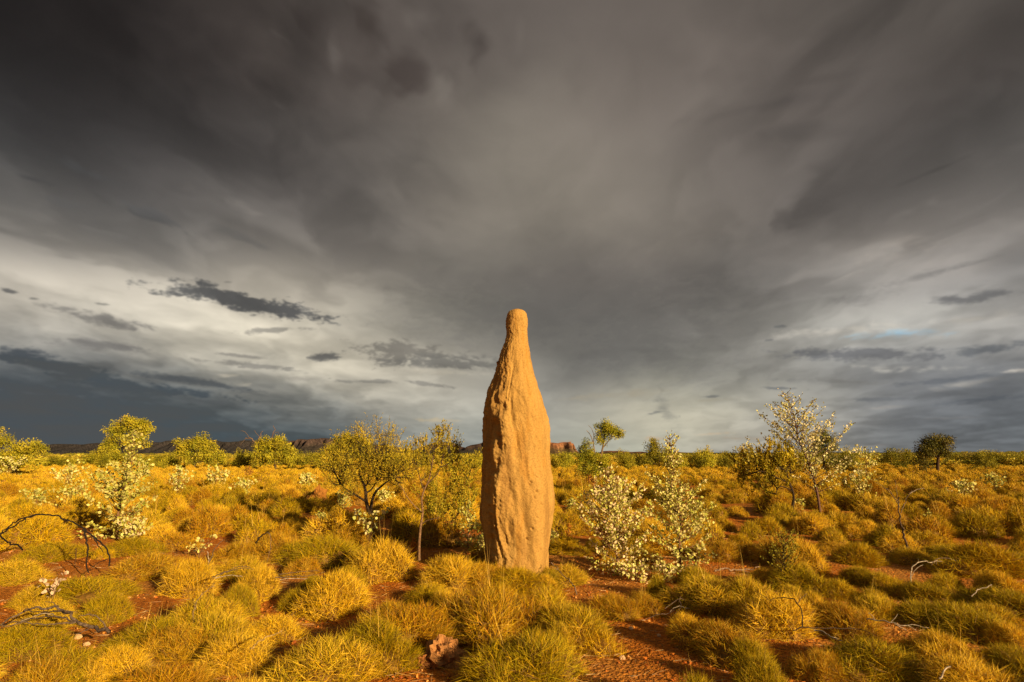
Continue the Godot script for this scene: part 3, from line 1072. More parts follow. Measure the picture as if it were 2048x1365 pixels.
func tube(s: Shape, p: PackedVector3Array, r0: float, r1: float, col: Color, sides := 6) -> void:
	if p.size() < 2:
		return
	var u := Vector3.ZERO
	var last := []
	for i in p.size():
		var t := (p[mini(i + 1, p.size() - 1)] - p[maxi(i - 1, 0)]).normalized()
		if u == Vector3.ZERO:
			u = t.cross(Vector3(0.31, 0.2, 0.93)).normalized()
		u = (u - t * u.dot(t)).normalized()
		var w := t.cross(u)
		var r := lerpf(r0, r1, float(i) / (p.size() - 1))
		var ring := []
		for j in sides:
			var a := TAU * j / sides
			var nrm := u * cos(a) + w * sin(a)
			ring.append([p[i] + nrm * r, nrm])
		if i > 0:
			for j in sides:
				var a: Array = last[j]
				var b: Array = last[(j + 1) % sides]
				var c: Array = ring[j]
				var d: Array = ring[(j + 1) % sides]
				s.stri(a[0], c[0], b[0], a[1], c[1], b[1], col)
				s.stri(b[0], c[0], d[0], b[1], c[1], d[1], col)
		last = ring


func any_dir() -> Vector3:
	var z := rng.randf_range(-1.0, 1.0)
	var a := rng.randf() * TAU
	var r := sqrt(1.0 - z * z)
	return Vector3(r * cos(a), z, r * sin(a))


func vary(c: Color, by: float) -> Color:
	var k := 1.0 + rng.randf_range(-by, by)
	return Color(c.r * k, c.g * k * (1.0 + rng.randf_range(-0.06, 0.06)), c.b * k)


func leaf(s: Shape, at: Vector3, dir: Vector3, length: float, width: float, col: Color, is_round := false) -> void:
	var side := dir.cross(any_dir()).normalized() * width * 0.5
	var tip := at + dir * length
	var up := dir.cross(side).normalized() * width * 0.12
	if is_round:
		var a := at + dir * length * 0.25 + side * 0.85 + up
		var b := at + dir * length * 0.68 + side * 0.95 + up
		var c := at + dir * length * 0.25 - side * 0.85 + up
		var d := at + dir * length * 0.68 - side * 0.95 + up
		var e := at + dir * length * 0.5
		s.tri(at, a, e, col)
		s.tri(a, b, e, col)
		s.tri(b, tip, e, col)
		s.tri(tip, d, e, col)
		s.tri(d, c, e, col)
		s.tri(c, at, e, col)
	else:
		var m := at + dir * length * 0.45
		s.tri(at, m + side + up, tip, col)
		s.tri(at, tip, m - side + up, col)


# upright shrub with round pale leaves along rising branches
func silver_shrub(called: String, label: String, at: Vector3, h: float, w: float, o := {}) -> Node3D:
	var cols: Array = o.get("cols", [Color(0.42, 0.40, 0.17)])
	var ll: float = o.get("leaf", 0.04)
	var per: float = o.get("dense", 1.0)
	var nb: int = o.get("branches", 40)
	var low: float = o.get("low", 0.06)
	var lean: Vector3 = o.get("lean", Vector3.ZERO)
	var bare: float = o.get("spire", 0.25)
	var bark: Color = o.get("bark", Color(0.30, 0.17, 0.09))
	at.y = ground_y(at.x, at.z)
	var t := thing(called, label, o.get("category", "shrub"), at, 0.0, o.get("group", ""))
	var wood := Shape.new()
	var fol := Shape.new()
	var stem := []
	for i in 6:
		var f := i / 5.0
		stem.append(Vector3(fine.get_noise_2d(f * 2.0, at.x) * 0.05 * h, f * h, fine.get_noise_2d(f * 2.0, at.z + 9.0) * 0.05 * h) * (1.0 if i > 0 else 0.0) + lean * f)
	var sp := smooth_path(stem)
	tube(wood, sp, h * 0.010 + 0.004, 0.002, bark)
	var limb := Shape.new()
	for b in nb:
		var f := lerpf(low, 0.97, pow((b + rng.randf()) / nb, 0.9))
		var reach := w * 0.5 * silhouette(f, bare) * rng.randf_range(0.55, 1.12)
		var a := b * 2.4 + rng.randf() * 0.8
		var origin := sp[clampi(int(f * (sp.size() - 1)), 0, sp.size() - 1)]
		var rise := reach * rng.randf_range(0.5, 1.3) * lerpf(0.15, 1.0, smoothstep(0.05, 0.3, f))
		var end := origin + Vector3(cos(a) * reach, minf(rise, h - origin.y + 0.04), sin(a) * reach)
		var mid := origin.lerp(end, 0.5) + Vector3(0, -0.06 * reach, 0)
		var bp := smooth_path([origin, mid, end], 3)
		tube(limb, bp, 0.004 + h * 0.0018, 0.0012, bark, 4)
		var count := maxi(3, int((reach + 0.08) / ll * 4.2 * per * (0.4 if f > 1.0 - bare else 1.0)))
		for k in count:
			var q := sqrt((k + rng.randf()) / count) if f > 0.15 else (k + rng.randf()) / count
			var i0 := clampi(int(q * (bp.size() - 1)), 0, bp.size() - 2)
			var p := bp[i0].lerp(bp[i0 + 1], q * (bp.size() - 1) - i0)
			var away := (any_dir() + (end - origin).normalized() * 0.6 + Vector3(0, 0.3, 0)).normalized()
			p += any_dir() * ll * rng.randf() * 1.6
			var size := ll * rng.randf_range(0.65, 1.25)
			leaf(fol, p, away, size, size * 0.72, vary(cols[rng.randi() % cols.size()], 0.18), true)
	if bare > 0.0:
		for k in int(14 * per):
			var f := 1.0 - bare * 0.9 * rng.randf()
			var p := sp[clampi(int(f * (sp.size() - 1)), 0, sp.size() - 1)]
			leaf(fol, p, (any_dir() + Vector3.UP * 0.4).normalized(), ll * 1.1, ll * 0.8, vary(cols[rng.randi() % cols.size()], 0.18), true)
	part("stem", wood.done(), bark_mat, t)
	part("branch", limb.done(), bark_mat, t)
	part("foliage", fol.done(), silver_mat, t)
	blocked.append([at.x, at.z, minf(w * 0.3, 0.35)])
	return t


func silhouette(f: float, spire: float) -> float:
	var body := 1.0 - spire
	if f > body:
		return 0.16 + 0.16 * (1.0 - f) / maxf(spire, 0.01)
	var g := f / body
	return lerpf(0.70, 1.05, smoothstep(0.0, 0.3, g)) * sqrt(maxf(1.0 - pow(maxf(g - 0.3, 0.0) / 0.78, 2.0), 0.09))


# tree or bush: trunk paths, then lobes of foliage joined to them
# lobes: [centre, radii, clusters]; positions are relative to the base
func leafy_tree(called: String, label: String, category: String, at: Vector3, trunks: Array, lobes: Array, o := {}) -> Node3D:
	var cols: Array = o.get("cols", [Color(0.20, 0.21, 0.025), Color(0.30, 0.27, 0.03), Color(0.12, 0.14, 0.02)])
	var ll: float = o.get("leaf", 0.12)
	var lw: float = o.get("leaf_width", 0.3)
	var per: int = o.get("per", 22)
	var spray: bool = o.get("spray", false)
	var bark: Color = o.get("bark", Color(0.12, 0.08, 0.05))
	var thick: float = o.get("thick", 0.08)
	var cl: float = o.get("cluster", 0.45)
	at.y = ground_y(at.x, at.z) + at.y
	var t := thing(called, label, category, at, o.get("turn", 0.0), o.get("group", ""))
	var wood := Shape.new()
	var twig := Shape.new()
	var fol := Shape.new()
	var nodes := []
	for q in trunks:
		var p := smooth_path(q[0])
		tube(wood, p, q[1], q[2], q[3] if q.size() > 3 else bark, 8)
		if q.size() <= 4:
			for i in range(p.size() / 3, p.size()):
				nodes.append(p[i])
	for L in lobes:
		var c: Vector3 = L[0]
		var rad: Vector3 = L[1]
		var from: Vector3 = nearest(nodes, c - Vector3(0, rad.y * 0.8, 0))
		var lp := smooth_path([from, from.lerp(c, 0.5) + Vector3(rng.randf_range(-0.1, 0.1), -0.1, rng.randf_range(-0.1, 0.1)) * rad.x, c])
		tube(wood, lp, thick * 0.45, thick * 0.16, bark)
		for k in int(L[2]):
			var d := any_dir()
			var e := c + d * rad * pow(rng.randf(), 0.38)
			e += Vector3(fine.get_noise_3d(e.x * 1.4, e.y * 1.4, e.z * 1.4), fine.get_noise_3d(e.z, e.x, e.y), 0) * rad * 0.22
			var hook: Vector3 = lp[rng.randi_range(lp.size() / 2, lp.size() - 1)]
			var tp := smooth_path([hook, hook.lerp(e, 0.5) + Vector3(0, -0.12 * hook.distance_to(e), 0), e], 2)
			tube(twig, tp, thick * 0.12, thick * 0.05, bark, 3)
			var base := vary(cols[rng.randi() % cols.size()], 0.2)
			if spray:
				# rising feathery twigs with fine leaves
				for m in 3:
					var up := (Vector3(0, rng.randf_range(0.7, 1.4), 0) + any_dir() * 0.55 + d * 0.35).normalized()
					var ln := cl * rng.randf_range(0.6, 1.2)
					tube(twig, PackedVector3Array([e, e + up * ln]), thick * 0.05, thick * 0.02, bark, 3)
					for n in per:
						var f := rng.randf()
						var dir := (up * 0.9 + any_dir() * 0.75).normalized()
						leaf(fol, e + up * ln * f, dir, ll * rng.randf_range(0.6, 1.2), ll * lw, vary(base, 0.15))
			else:
				for n in per:
					var p := e + any_dir() * cl * pow(rng.randf(), 0.5)
					var dir := (any_dir() + Vector3(0, -0.35, 0)).normalized()
					leaf(fol, p, dir, ll * rng.randf_range(0.6, 1.3), ll * lw * rng.randf_range(0.8, 1.3), vary(base, 0.15))
	part("trunk", wood.done(), bark_mat, t)
	part("twigs" if spray else "branches", twig.done(), bark_mat, t)
	part("foliage", fol.done(), leaf_mat, t)
	return t


func nearest(nodes: Array, to: Vector3) -> Vector3:
	var best: Vector3 = nodes[0]
	for p in nodes:
		if to.distance_squared_to(p) < to.distance_squared_to(best):
			best = p
	return best


# seedling whose few leaves can be told apart, each a part
func seedling(called: String, label: String, at: Vector3, h: float, w: float, count: int, size: float, cols: Array, low: float) -> void:
	at.y = ground_y(at.x, at.z)
	var t := thing(called, label, "seedling", at)
	var leaves := []
	for c in cols:
		for k in 2:
			var s := Shape.new()
			leaf(s, Vector3.ZERO, Vector3.UP, 1.0, 0.9 if k == 0 else 0.75, c, true)
			leaves.append(s.done())
	var stem := Shape.new()
	var tips := []
	var n := maxi(3, count / 7)
	for i in n:
		var a := i * 2.4
		var reach := w * 0.5 * rng.randf_range(0.35, 1.0)
		var top := h * rng.randf_range(0.7, 1.0) if i < n / 2 + 1 else h * rng.randf_range(low, 0.8)
		var p := smooth_path([Vector3.ZERO, Vector3(cos(a) * reach * 0.25, top * 0.55, sin(a) * reach * 0.25), Vector3(cos(a) * reach, top, sin(a) * reach)])
		tube(stem, p, 0.005, 0.0018, Color(0.22, 0.12, 0.06), 4)
		tips.append(p)
	part("stem", stem.done(), bark_mat, t)
	for i in count:
		var p: PackedVector3Array = tips[i % n]
		var q: Vector3 = p[clampi(int(lerpf(low, 1.0, sqrt(rng.randf())) * (p.size() - 1)), 1, p.size() - 1)]
		if q.y < h * low * 0.8:
			q.y += h * low * 0.7
		var o := part("leaf", leaves[rng.randi() % leaves.size()], silver_mat, t, q + any_dir() * size * 0.9)
		var face := (any_dir() + Vector3(0.45, 0.25, 0.6)).normalized()
		var up := (any_dir() + Vector3(0, 0.6, 0)).normalized()
		var x := up.cross(face).normalized()
		o.basis = Basis(x, face.cross(x).normalized(), face).scaled_local(Vector3.ONE * size * rng.randf_range(0.7, 1.2))


# ---------------------------------------------------------------- plants, one by one
func rel(list: Array, base: Vector3) -> Array:
	var out := []
	for p in list:
		out.append(p - base)
	return out


func make_plants() -> void:
	var pale := [Color(0.62, 0.59, 0.18), Color(0.74, 0.66, 0.28), Color(0.44, 0.46, 0.08)]
	var pink := [Color(0.78, 0.62, 0.40), Color(0.62, 0.59, 0.18), Color(0.74, 0.66, 0.28), Color(0.44, 0.46, 0.08)]
	var yellow := [Color(0.52, 0.50, 0.13), Color(0.60, 0.55, 0.18), Color(0.36, 0.37, 0.06)]
	var sp := "silver leaved shrubs standing among the tussocks"
	silver_shrub("silver_shrub", "dense pale silver leaved shrub nearest the termite mound", Vector3(1.341, 0, -7.568), 1.328, 0.89, {"leaf": 0.036, "branches": 125, "dense": 0.8, "spire": 0.26, "cols": pink, "lean": Vector3(-0.13, 0, 0), "low": 0.04, "group": sp})
	silver_shrub("silver_shrub", "open silver leaved shrub with a tall sparse leading stem", Vector3(2.172, 0, -7.751), 1.737, 0.938, {"leaf": 0.035, "branches": 120, "dense": 0.85, "spire": 0.44, "cols": pale, "low": 0.03, "group": sp})
	silver_shrub("silver_shrub", "yellow green silver leaved sapling behind the arched dead branch", Vector3(-6.864, 0, -10.377), 1.889, 1.129, {"leaf": 0.056, "branches": 85, "dense": 1.0, "spire": 0.42, "cols": yellow, "lean": Vector3(0.1, 0, 0), "low": 0.05, "group": sp})
	silver_shrub("silver_shrub", "pale pinkish leaved shoot at the foot of the yellow green sapling", Vector3(-6.333, 0, -9.939), 0.32, 0.5, {"leaf": 0.05, "branches": 16, "dense": 0.9, "spire": 0.1, "cols": pink, "group": sp})
	silver_shrub("silver_tree", "tall slender silver leaved tree standing above the horizon", Vector3(7.326, 0, -14.049), 3.054, 1.956, {"leaf": 0.048, "branches": 105, "dense": 0.6, "spire": 0.20, "cols": [Color(0.66, 0.62, 0.30), Color(0.76, 0.68, 0.40), Color(0.48, 0.48, 0.14)], "lean": Vector3(-0.55, 0, 0), "low": 0.22, "bark": Color(0.2, 0.11, 0.09), "category": "tree"})
	silver_shrub("silver_shrub", "small silver shrub at the foot of the tall silver tree", Vector3(7.232, 0, -14.838), 0.363, 0.301, {"leaf": 0.06, "branches": 12, "cols": yellow, "group": sp})
	# smaller ones out on the plain
	var lots := [
		[Vector3(-11.452, 0, -20.009), 1.096, 0.884, "compact silver shrub between the yellow green sapling and the acacia", pale],
		[Vector3(-17.714, 0, -23.337), 1.067, 1.112, "pale shrub out on the plain before the leafy bush at the edge", pale],
		[Vector3(-12.097, 0, -16.137), 0.596, 0.819, "low sparse silver shrub just beyond the arched dead branch", yellow],
		[Vector3(-11.796, 0, -23.337), 0.97, 0.953, "feathery silver shrub behind the compact silver shrub", pale],
		[Vector3(-8.976, 0, -19.58), 0.549, 0.632, "tiny silver shrub beside the feathery silver shrub", pale],
		[Vector3(-8.182, 0, -23.337), 0.716, 0.794, "small white leaved shrub beyond the red stump of a mound", pale],
		[Vector3(-4.081, 0, -12.79), 0.207, 0.431, "low silver shrub in the shadow of the termite mound", yellow],
		[Vector3(-4.727, 0, -16.425), 0.35, 0.445, "small silver shrub under the near side of the acacia", yellow],
		[Vector3(-3.838, 0, -17.69), 0.407, 0.54, "pale shrub seen through the acacia stems", pale],
		[Vector3(-0.419, 0, -8.826), 0.351, 0.191, "little white leaved shrub against the shaded flank of the mound", pale],
		[Vector3(-0.675, 0, -9.302), 0.749, 0.45, "thin stemmed silver shrub between olive shrub and mound", yellow],
		[Vector3(1.492, 0, -14.838), 0.388, 0.226, "slim green sprout beyond the far side of the mound", yellow],
		[Vector3(0.665, 0, -9.939), 0.206, 0.133, "tiny white leaved sprout touching the lit edge of the mound", pale],
		[Vector3(13.885, 0, -18.037), 0.684, 0.703, "round silver shrub among the far tussocks below the forked tree", pale],
		[Vector3(19.204, 0, -23.337), 0.677, 0.715, "small grey green shrub near the edge of the plain", yellow],
		[Vector3(11.284, 0, -18.971), 0.91, 0.837, "grey leaved shrub leaning behind the tall silver tree", pale],
		[Vector3(18.197, 0, -29.864), 1.804, 1.529, "pale grey shrub on the skyline beyond the tall silver tree", pale],
		[Vector3(16.543, 0, -40.616), 2.535, 1.599, "pale shrub with bare twigs above the golden leaning acacia", pale],
		[Vector3(8.361, 0, -11.817), 0.305, 0.199, "single yellow leaved sprout among dark tussocks", yellow],
		[Vector3(-29.672, 0, -34.413), 1.297, 1.764, "pale shrub at the foot of the leafy bush by the edge", pale],
		[Vector3(-11.983, 0, -14.838), 0.546, 0.627, "straggly green shrub behind the arch of the dead branch", yellow],
		[Vector3(1.8, 0, -7.12), 0.14, 0.353, "low mat of pale leaves under the open silver shrub", pink],
		[Vector3(1.488, 0, -7.173), 0.15, 0.296, "low pale leaved shoot between the two silver shrubs", pink]]
	for q in lots:
		var far: float = -q[0].z
		silver_shrub("silver_shrub", q[3], q[0], q[1], q[2], {"leaf": clampf(0.0042 * far, 0.042, 0.1), "branches": 28 if q[1] > 0.3 else 20, "dense": 0.62, "spire": 0.26, "cols": q[4], "group": sp})
	seedling("pink_seedling", "pale pink round leaved seedling before the fallen branches", Vector3(-4.5, 0, -5.947), 0.377, 0.263, 36, 0.042, [Color(0.68, 0.50, 0.36), Color(0.62, 0.5, 0.34)], 0.5)
	seedling("yellow_seedling", "bright yellow leaved seedling on a patch of bare red ground", Vector3(-4.566, 0, -8.745), 0.306, 0.481, 44, 0.05, [Color(0.68, 0.6, 0.16), Color(0.6, 0.56, 0.2)], 0.35)
	seedling("round_leaved_seedling", "bushy round leaved seedling rising behind green tipped spinifex", Vector3(-2.21, 0, -9.167), 0.708, 0.734, 90, 0.062, [Color(0.60, 0.57, 0.20), Color(0.68, 0.60, 0.30), Color(0.45, 0.48, 0.12)], 0.45)
	# the acacia with dark stems
	var gold := [Color(0.50, 0.39, 0.02), Color(0.60, 0.46, 0.03), Color(0.34, 0.28, 0.02)]
	var b: Vector3 = Vector3(-3.417, 0, -14.157)
	b.y = 0.0
	leafy_tree("acacia_shrub", "spreading golden acacia with thin dark forked stems", "shrub", b, [
		[rel([Vector3(-3.21, 0.091, -13.3), Vector3(-3.241, 0.264, -13.3), Vector3(-3.297, 0.481, -13.3), Vector3(-3.316, 0.645, -13.3), Vector3(-3.371, 0.832, -13.3), Vector3(-3.484, 1.031, -13.3)], b), 0.05, 0.02],
		[rel([Vector3(-3.187, 0.091, -13.3), Vector3(-3.178, 0.35, -13.3), Vector3(-3.121, 0.59, -13.3), Vector3(-3.025, 0.722, -13.3), Vector3(-2.883, 0.843, -13.3), Vector3(-2.707, 0.976, -13.3)], b), 0.04, 0.015],
		[rel([Vector3(-3.295, 0.438, -13.3), Vector3(-3.458, 0.536, -13.3), Vector3(-3.621, 0.634, -13.3), Vector3(-3.785, 0.722, -13.3), Vector3(-3.904, 0.832, -13.3)], b), 0.025, 0.01],
		[rel([Vector3(-3.315, 0.623, -13.3), Vector3(-3.194, 0.7, -13.3), Vector3(-3.089, 0.865, -13.3), Vector3(-3.029, 1.053, -13.3)], b), 0.022, 0.01]],
		[[Vector3(-3.732, 1.308, -13.4) - b, Vector3(0.62, 0.52, 0.6), 80], [Vector3(-3.171, 1.422, -13.2) - b, Vector3(0.62, 0.58, 0.6), 95], [Vector3(-2.728, 1.198, -13.3) - b, Vector3(0.55, 0.45, 0.55), 66], [Vector3(-3.883, 0.98, -13.2) - b, Vector3(0.4, 0.32, 0.4), 34], [Vector3(-2.502, 1.305, -13.6) - b, Vector3(0.3, 0.4, 0.4), 18], [Vector3(-3.263, 0.98, -13.2) - b, Vector3(0.6, 0.24, 0.5), 40], [Vector3(-2.956, 1.702, -13.2) - b, Vector3(0.25, 0.25, 0.3), 16], [Vector3(-4.055, 0.837, -13.2) - b, Vector3(0.25, 0.2, 0.3), 12], [Vector3(-2.265, 1.024, -13.5) - b, Vector3(0.25, 0.3, 0.3), 14], [Vector3(-2.525, 0.87, -13.2) - b, Vector3(0.35, 0.2, 0.4), 16], [Vector3(-4.158, 1.254, -13.3) - b, Vector3(0.22, 0.3, 0.3), 14], [Vector3(-2.154, 1.42, -13.6) - b, Vector3(0.25, 0.3, 0.3), 14], [Vector3(-3.612, 0.658, -13.1) - b, Vector3(0.35, 0.14, 0.4), 14], [Vector3(-3.472, 1.758, -13.2) - b, Vector3(0.3, 0.2, 0.3), 14]],
		{"cols": gold, "leaf": 0.050, "leaf_width": 0.26, "per": 11, "spray": true, "cluster": 0.40, "thick": 0.045, "bark": Color(0.07, 0.045, 0.03)})
	var b2: Vector3 = Vector3(-1.305, 0, -8.435)
	b2.y = 0.0
	leafy_tree("acacia_shrub", "slim acacia sapling with a pale bent stem beside the mound", "shrub", b2, [
		[rel([Vector3(-1.214, 0.104, -7.85), Vector3(-1.22, 0.297, -7.85), Vector3(-1.208, 0.516, -7.85), Vector3(-1.187, 0.706, -7.85), Vector3(-1.205, 0.866, -7.85), Vector3(-1.176, 0.995, -7.85), Vector3(-1.125, 1.106, -7.85), Vector3(-1.089, 1.256, -7.85), Vector3(-1.067, 1.421, -7.85)], b2), 0.02, 0.006, Color(0.3, 0.18, 0.1)],
		[rel([Vector3(-1.176, 0.995, -7.85), Vector3(-1.219, 1.093, -7.85), Vector3(-1.249, 1.19, -7.85), Vector3(-1.307, 1.322, -7.85)], b2), 0.008, 0.004],
		[rel([Vector3(-1.151, 1.054, -7.85), Vector3(-1.06, 1.145, -7.85), Vector3(-0.994, 1.223, -7.85), Vector3(-0.944, 1.355, -7.85)], b2), 0.009, 0.004],
		[rel([Vector3(-1.187, 0.706, -7.85), Vector3(-1.289, 0.783, -7.85), Vector3(-1.393, 0.899, -7.85), Vector3(-1.456, 0.995, -7.85), Vector3(-1.533, 1.08, -7.85)], b2), 0.007, 0.003, Color(0.3, 0.2, 0.13)],
		[rel([Vector3(-1.202, 0.548, -7.85), Vector3(-1.15, 0.592, -7.85), Vector3(-1.072, 0.617, -7.85), Vector3(-0.953, 0.643, -7.85)], b2), 0.008, 0.004]],
		[[Vector3(-1.102, 1.453, -7.9) - b2, Vector3(0.2, 0.26, 0.22), 30], [Vector3(-1.304, 1.387, -7.9) - b2, Vector3(0.16, 0.22, 0.2), 18], [Vector3(-0.926, 1.487, -7.9) - b2, Vector3(0.17, 0.22, 0.2), 22], [Vector3(-0.984, 1.654, -7.9) - b2, Vector3(0.1, 0.16, 0.12), 9], [Vector3(-0.808, 1.387, -7.9) - b2, Vector3(0.12, 0.2, 0.2), 14], [Vector3(-1.177, 1.221, -7.9) - b2, Vector3(0.25, 0.12, 0.2), 12]],
		{"cols": [Color(0.42, 0.34, 0.02), Color(0.30, 0.26, 0.02), Color(0.52, 0.41, 0.03)], "leaf": 0.034, "leaf_width": 0.30, "per": 15, "spray": true, "cluster": 0.14, "thick": 0.02, "bark": Color(0.16, 0.1, 0.06)})
	var b3: Vector3 = Vector3(-1.39, 0, -11.817)
	b3.y = 0.0
	leafy_tree("dark_shrub", "olive shrub with many upswept feathery branches close beside the mound", "shrub", b3, [
		[rel([Vector3(-1.318, 0.078, -11.2), Vector3(-1.338, 0.132, -11.2), Vector3(-1.36, 0.259, -11.2), Vector3(-1.363, 0.413, -11.2), Vector3(-1.255, 0.642, -11.2)], b3), 0.022, 0.008],
		[rel([Vector3(-1.359, 0.232, -11.2), Vector3(-1.457, 0.368, -11.2), Vector3(-1.536, 0.505, -11.2)], b3), 0.012, 0.005],
		[rel([Vector3(-1.36, 0.277, -11.2), Vector3(-1.13, 0.55, -11.2), Vector3(-0.972, 0.78, -11.2), Vector3(-0.852, 1.012, -11.2)], b3), 0.012, 0.005],
		[rel([Vector3(-1.338, 0.141, -11.2), Vector3(-1.17, 0.232, -11.2), Vector3(-1.031, 0.368, -11.2)], b3), 0.01, 0.004]],
		[[Vector3(-1.258, 0.78, -11.2) - b3, Vector3(0.31, 0.31, 0.33), 26], [Vector3(-0.947, 0.965, -11.2) - b3, Vector3(0.21, 0.34, 0.29), 24], [Vector3(-1.151, 1.102, -11.3) - b3, Vector3(0.18, 0.26, 0.26), 14], [Vector3(-1.397, 0.378, -11.1) - b3, Vector3(0.36, 0.26, 0.33), 22], [Vector3(-0.994, 0.45, -11.3) - b3, Vector3(0.26, 0.26, 0.29), 16], [Vector3(-1.16, 1.529, -11.3) - b3, Vector3(0.16, 0.26, 0.2), 10], [Vector3(-0.767, 1.291, -11.3) - b3, Vector3(0.14, 0.22, 0.2), 9], [Vector3(-1.623, 0.612, -11) - b3, Vector3(0.25, 0.22, 0.25), 14], [Vector3(-0.893, 0.596, -11.2) - b3, Vector3(0.22, 0.28, 0.25), 16], [Vector3(-1.104, 0.299, -11) - b3, Vector3(0.3, 0.2, 0.3), 14], [Vector3(-1.463, 0.354, -10.9) - b3, Vector3(0.25, 0.2, 0.3), 12]],
		{"cols": [Color(0.38, 0.31, 0.02), Color(0.46, 0.37, 0.025), Color(0.25, 0.22, 0.018)], "leaf": 0.05, "leaf_width": 0.34, "per": 12, "spray": true, "cluster": 0.3, "thick": 0.025, "bark": Color(0.05, 0.035, 0.025)})
	var b4: Vector3 = Vector3(6.845, 0, -14.377)
	b4.y = 0.0
	leafy_tree("acacia_shrub", "golden acacia leaning on a crooked dark stem below the silver tree", "shrub", b4, [
		[rel([Vector3(6.475, 0.081, -13.6), Vector3(6.472, 0.291, -13.6), Vector3(6.511, 0.458, -13.6), Vector3(6.504, 0.626, -13.6), Vector3(6.449, 0.772, -13.6), Vector3(6.343, 0.885, -13.6)], b4), 0.035, 0.015],
		[rel([Vector3(6.493, 0.626, -13.6), Vector3(6.384, 0.704, -13.6), Vector3(6.238, 0.749, -13.6), Vector3(6.151, 0.682, -13.6), Vector3(6.106, 0.57, -13.6)], b4), 0.016, 0.008],
		[rel([Vector3(6.508, 0.659, -13.6), Vector3(6.436, 0.885, -13.6), Vector3(6.385, 1.077, -13.6), Vector3(6.255, 1.191, -13.6)], b4), 0.02, 0.01],
		[rel([Vector3(6.364, 0.862, -13.6), Vector3(6.118, 0.964, -13.6), Vector3(5.895, 1.077, -13.6), Vector3(5.72, 1.077, -13.6)], b4), 0.02, 0.01]],
		[[Vector3(6.005, 1.173, -14.4) - b4, Vector3(0.5, 0.42, 0.55), 38], [Vector3(6.29, 1.359, -13.9) - b4, Vector3(0.5, 0.4, 0.5), 36], [Vector3(5.95, 0.787, -14.2) - b4, Vector3(0.5, 0.3, 0.5), 26], [Vector3(6.584, 1.186, -13.8) - b4, Vector3(0.35, 0.35, 0.4), 22], [Vector3(6.211, 0.846, -13.7) - b4, Vector3(0.35, 0.25, 0.4), 14], [Vector3(5.761, 0.985, -14.6) - b4, Vector3(0.25, 0.3, 0.4), 14], [Vector3(6.785, 1.535, -13.9) - b4, Vector3(0.25, 0.25, 0.3), 10]],
		{"cols": gold, "leaf": 0.06, "leaf_width": 0.32, "per": 24, "spray": true, "cluster": 0.25, "thick": 0.04, "bark": Color(0.07, 0.045, 0.03)})
	silver_shrub("fine_green_shrub", "wispy green shrub rising through tussocks before the leaning acacia", Vector3(3.025, 0, -6.702), 0.606, 0.442, {"leaf": 0.018, "branches": 40, "dense": 0.4, "spire": 0.1, "cols": [Color(0.30, 0.28, 0.03), Color(0.38, 0.32, 0.03)], "low": 0.3, "bark": Color(0.08, 0.05, 0.03)})
	for q in [[Vector3(-1.415, 0, -8.587), 0.266, "slim orange dead stalk at the foot of the pale bent stem"], [Vector3(0.987, 0, -10.435), 0.259, "upright orange dead stalk beyond the lit side of the mound"], [Vector3(1.134, 0, -7.944), 0.175, "short orange dead stalk under the dense silver shrub"]]:
		silver_shrub("dead_stalk", q[2], q[0], q[1], 0.07, {"leaf": 0.035, "branches": 12, "dense": 1.0, "spire": 0.2, "cols": [Color(0.5, 0.25, 0.03), Color(0.42, 0.18, 0.02)], "category": "dead stalk"})
	for q in [[Vector3(2.965, 0, -21.932), 0.672, 0.485, "burnt orange dead shrub under the tree with bare limbs"], [Vector3(-15.586, 0, -34.413), 0.689, 0.529, "small orange dead bush before the round green tree"], [Vector3(2.714, 0, -17.69), 0.509, 0.39, "rusty dead shrub beyond the dense silver shrub"]]:
		silver_shrub("dead_shrub", q[3], q[0], q[1], q[2], {"leaf": 0.07, "branches": 16, "dense": 0.8, "spire": 0.0, "cols": [Color(0.4, 0.18, 0.03), Color(0.3, 0.14, 0.03)], "category": "dead shrub"})
	make_skyline_trees()


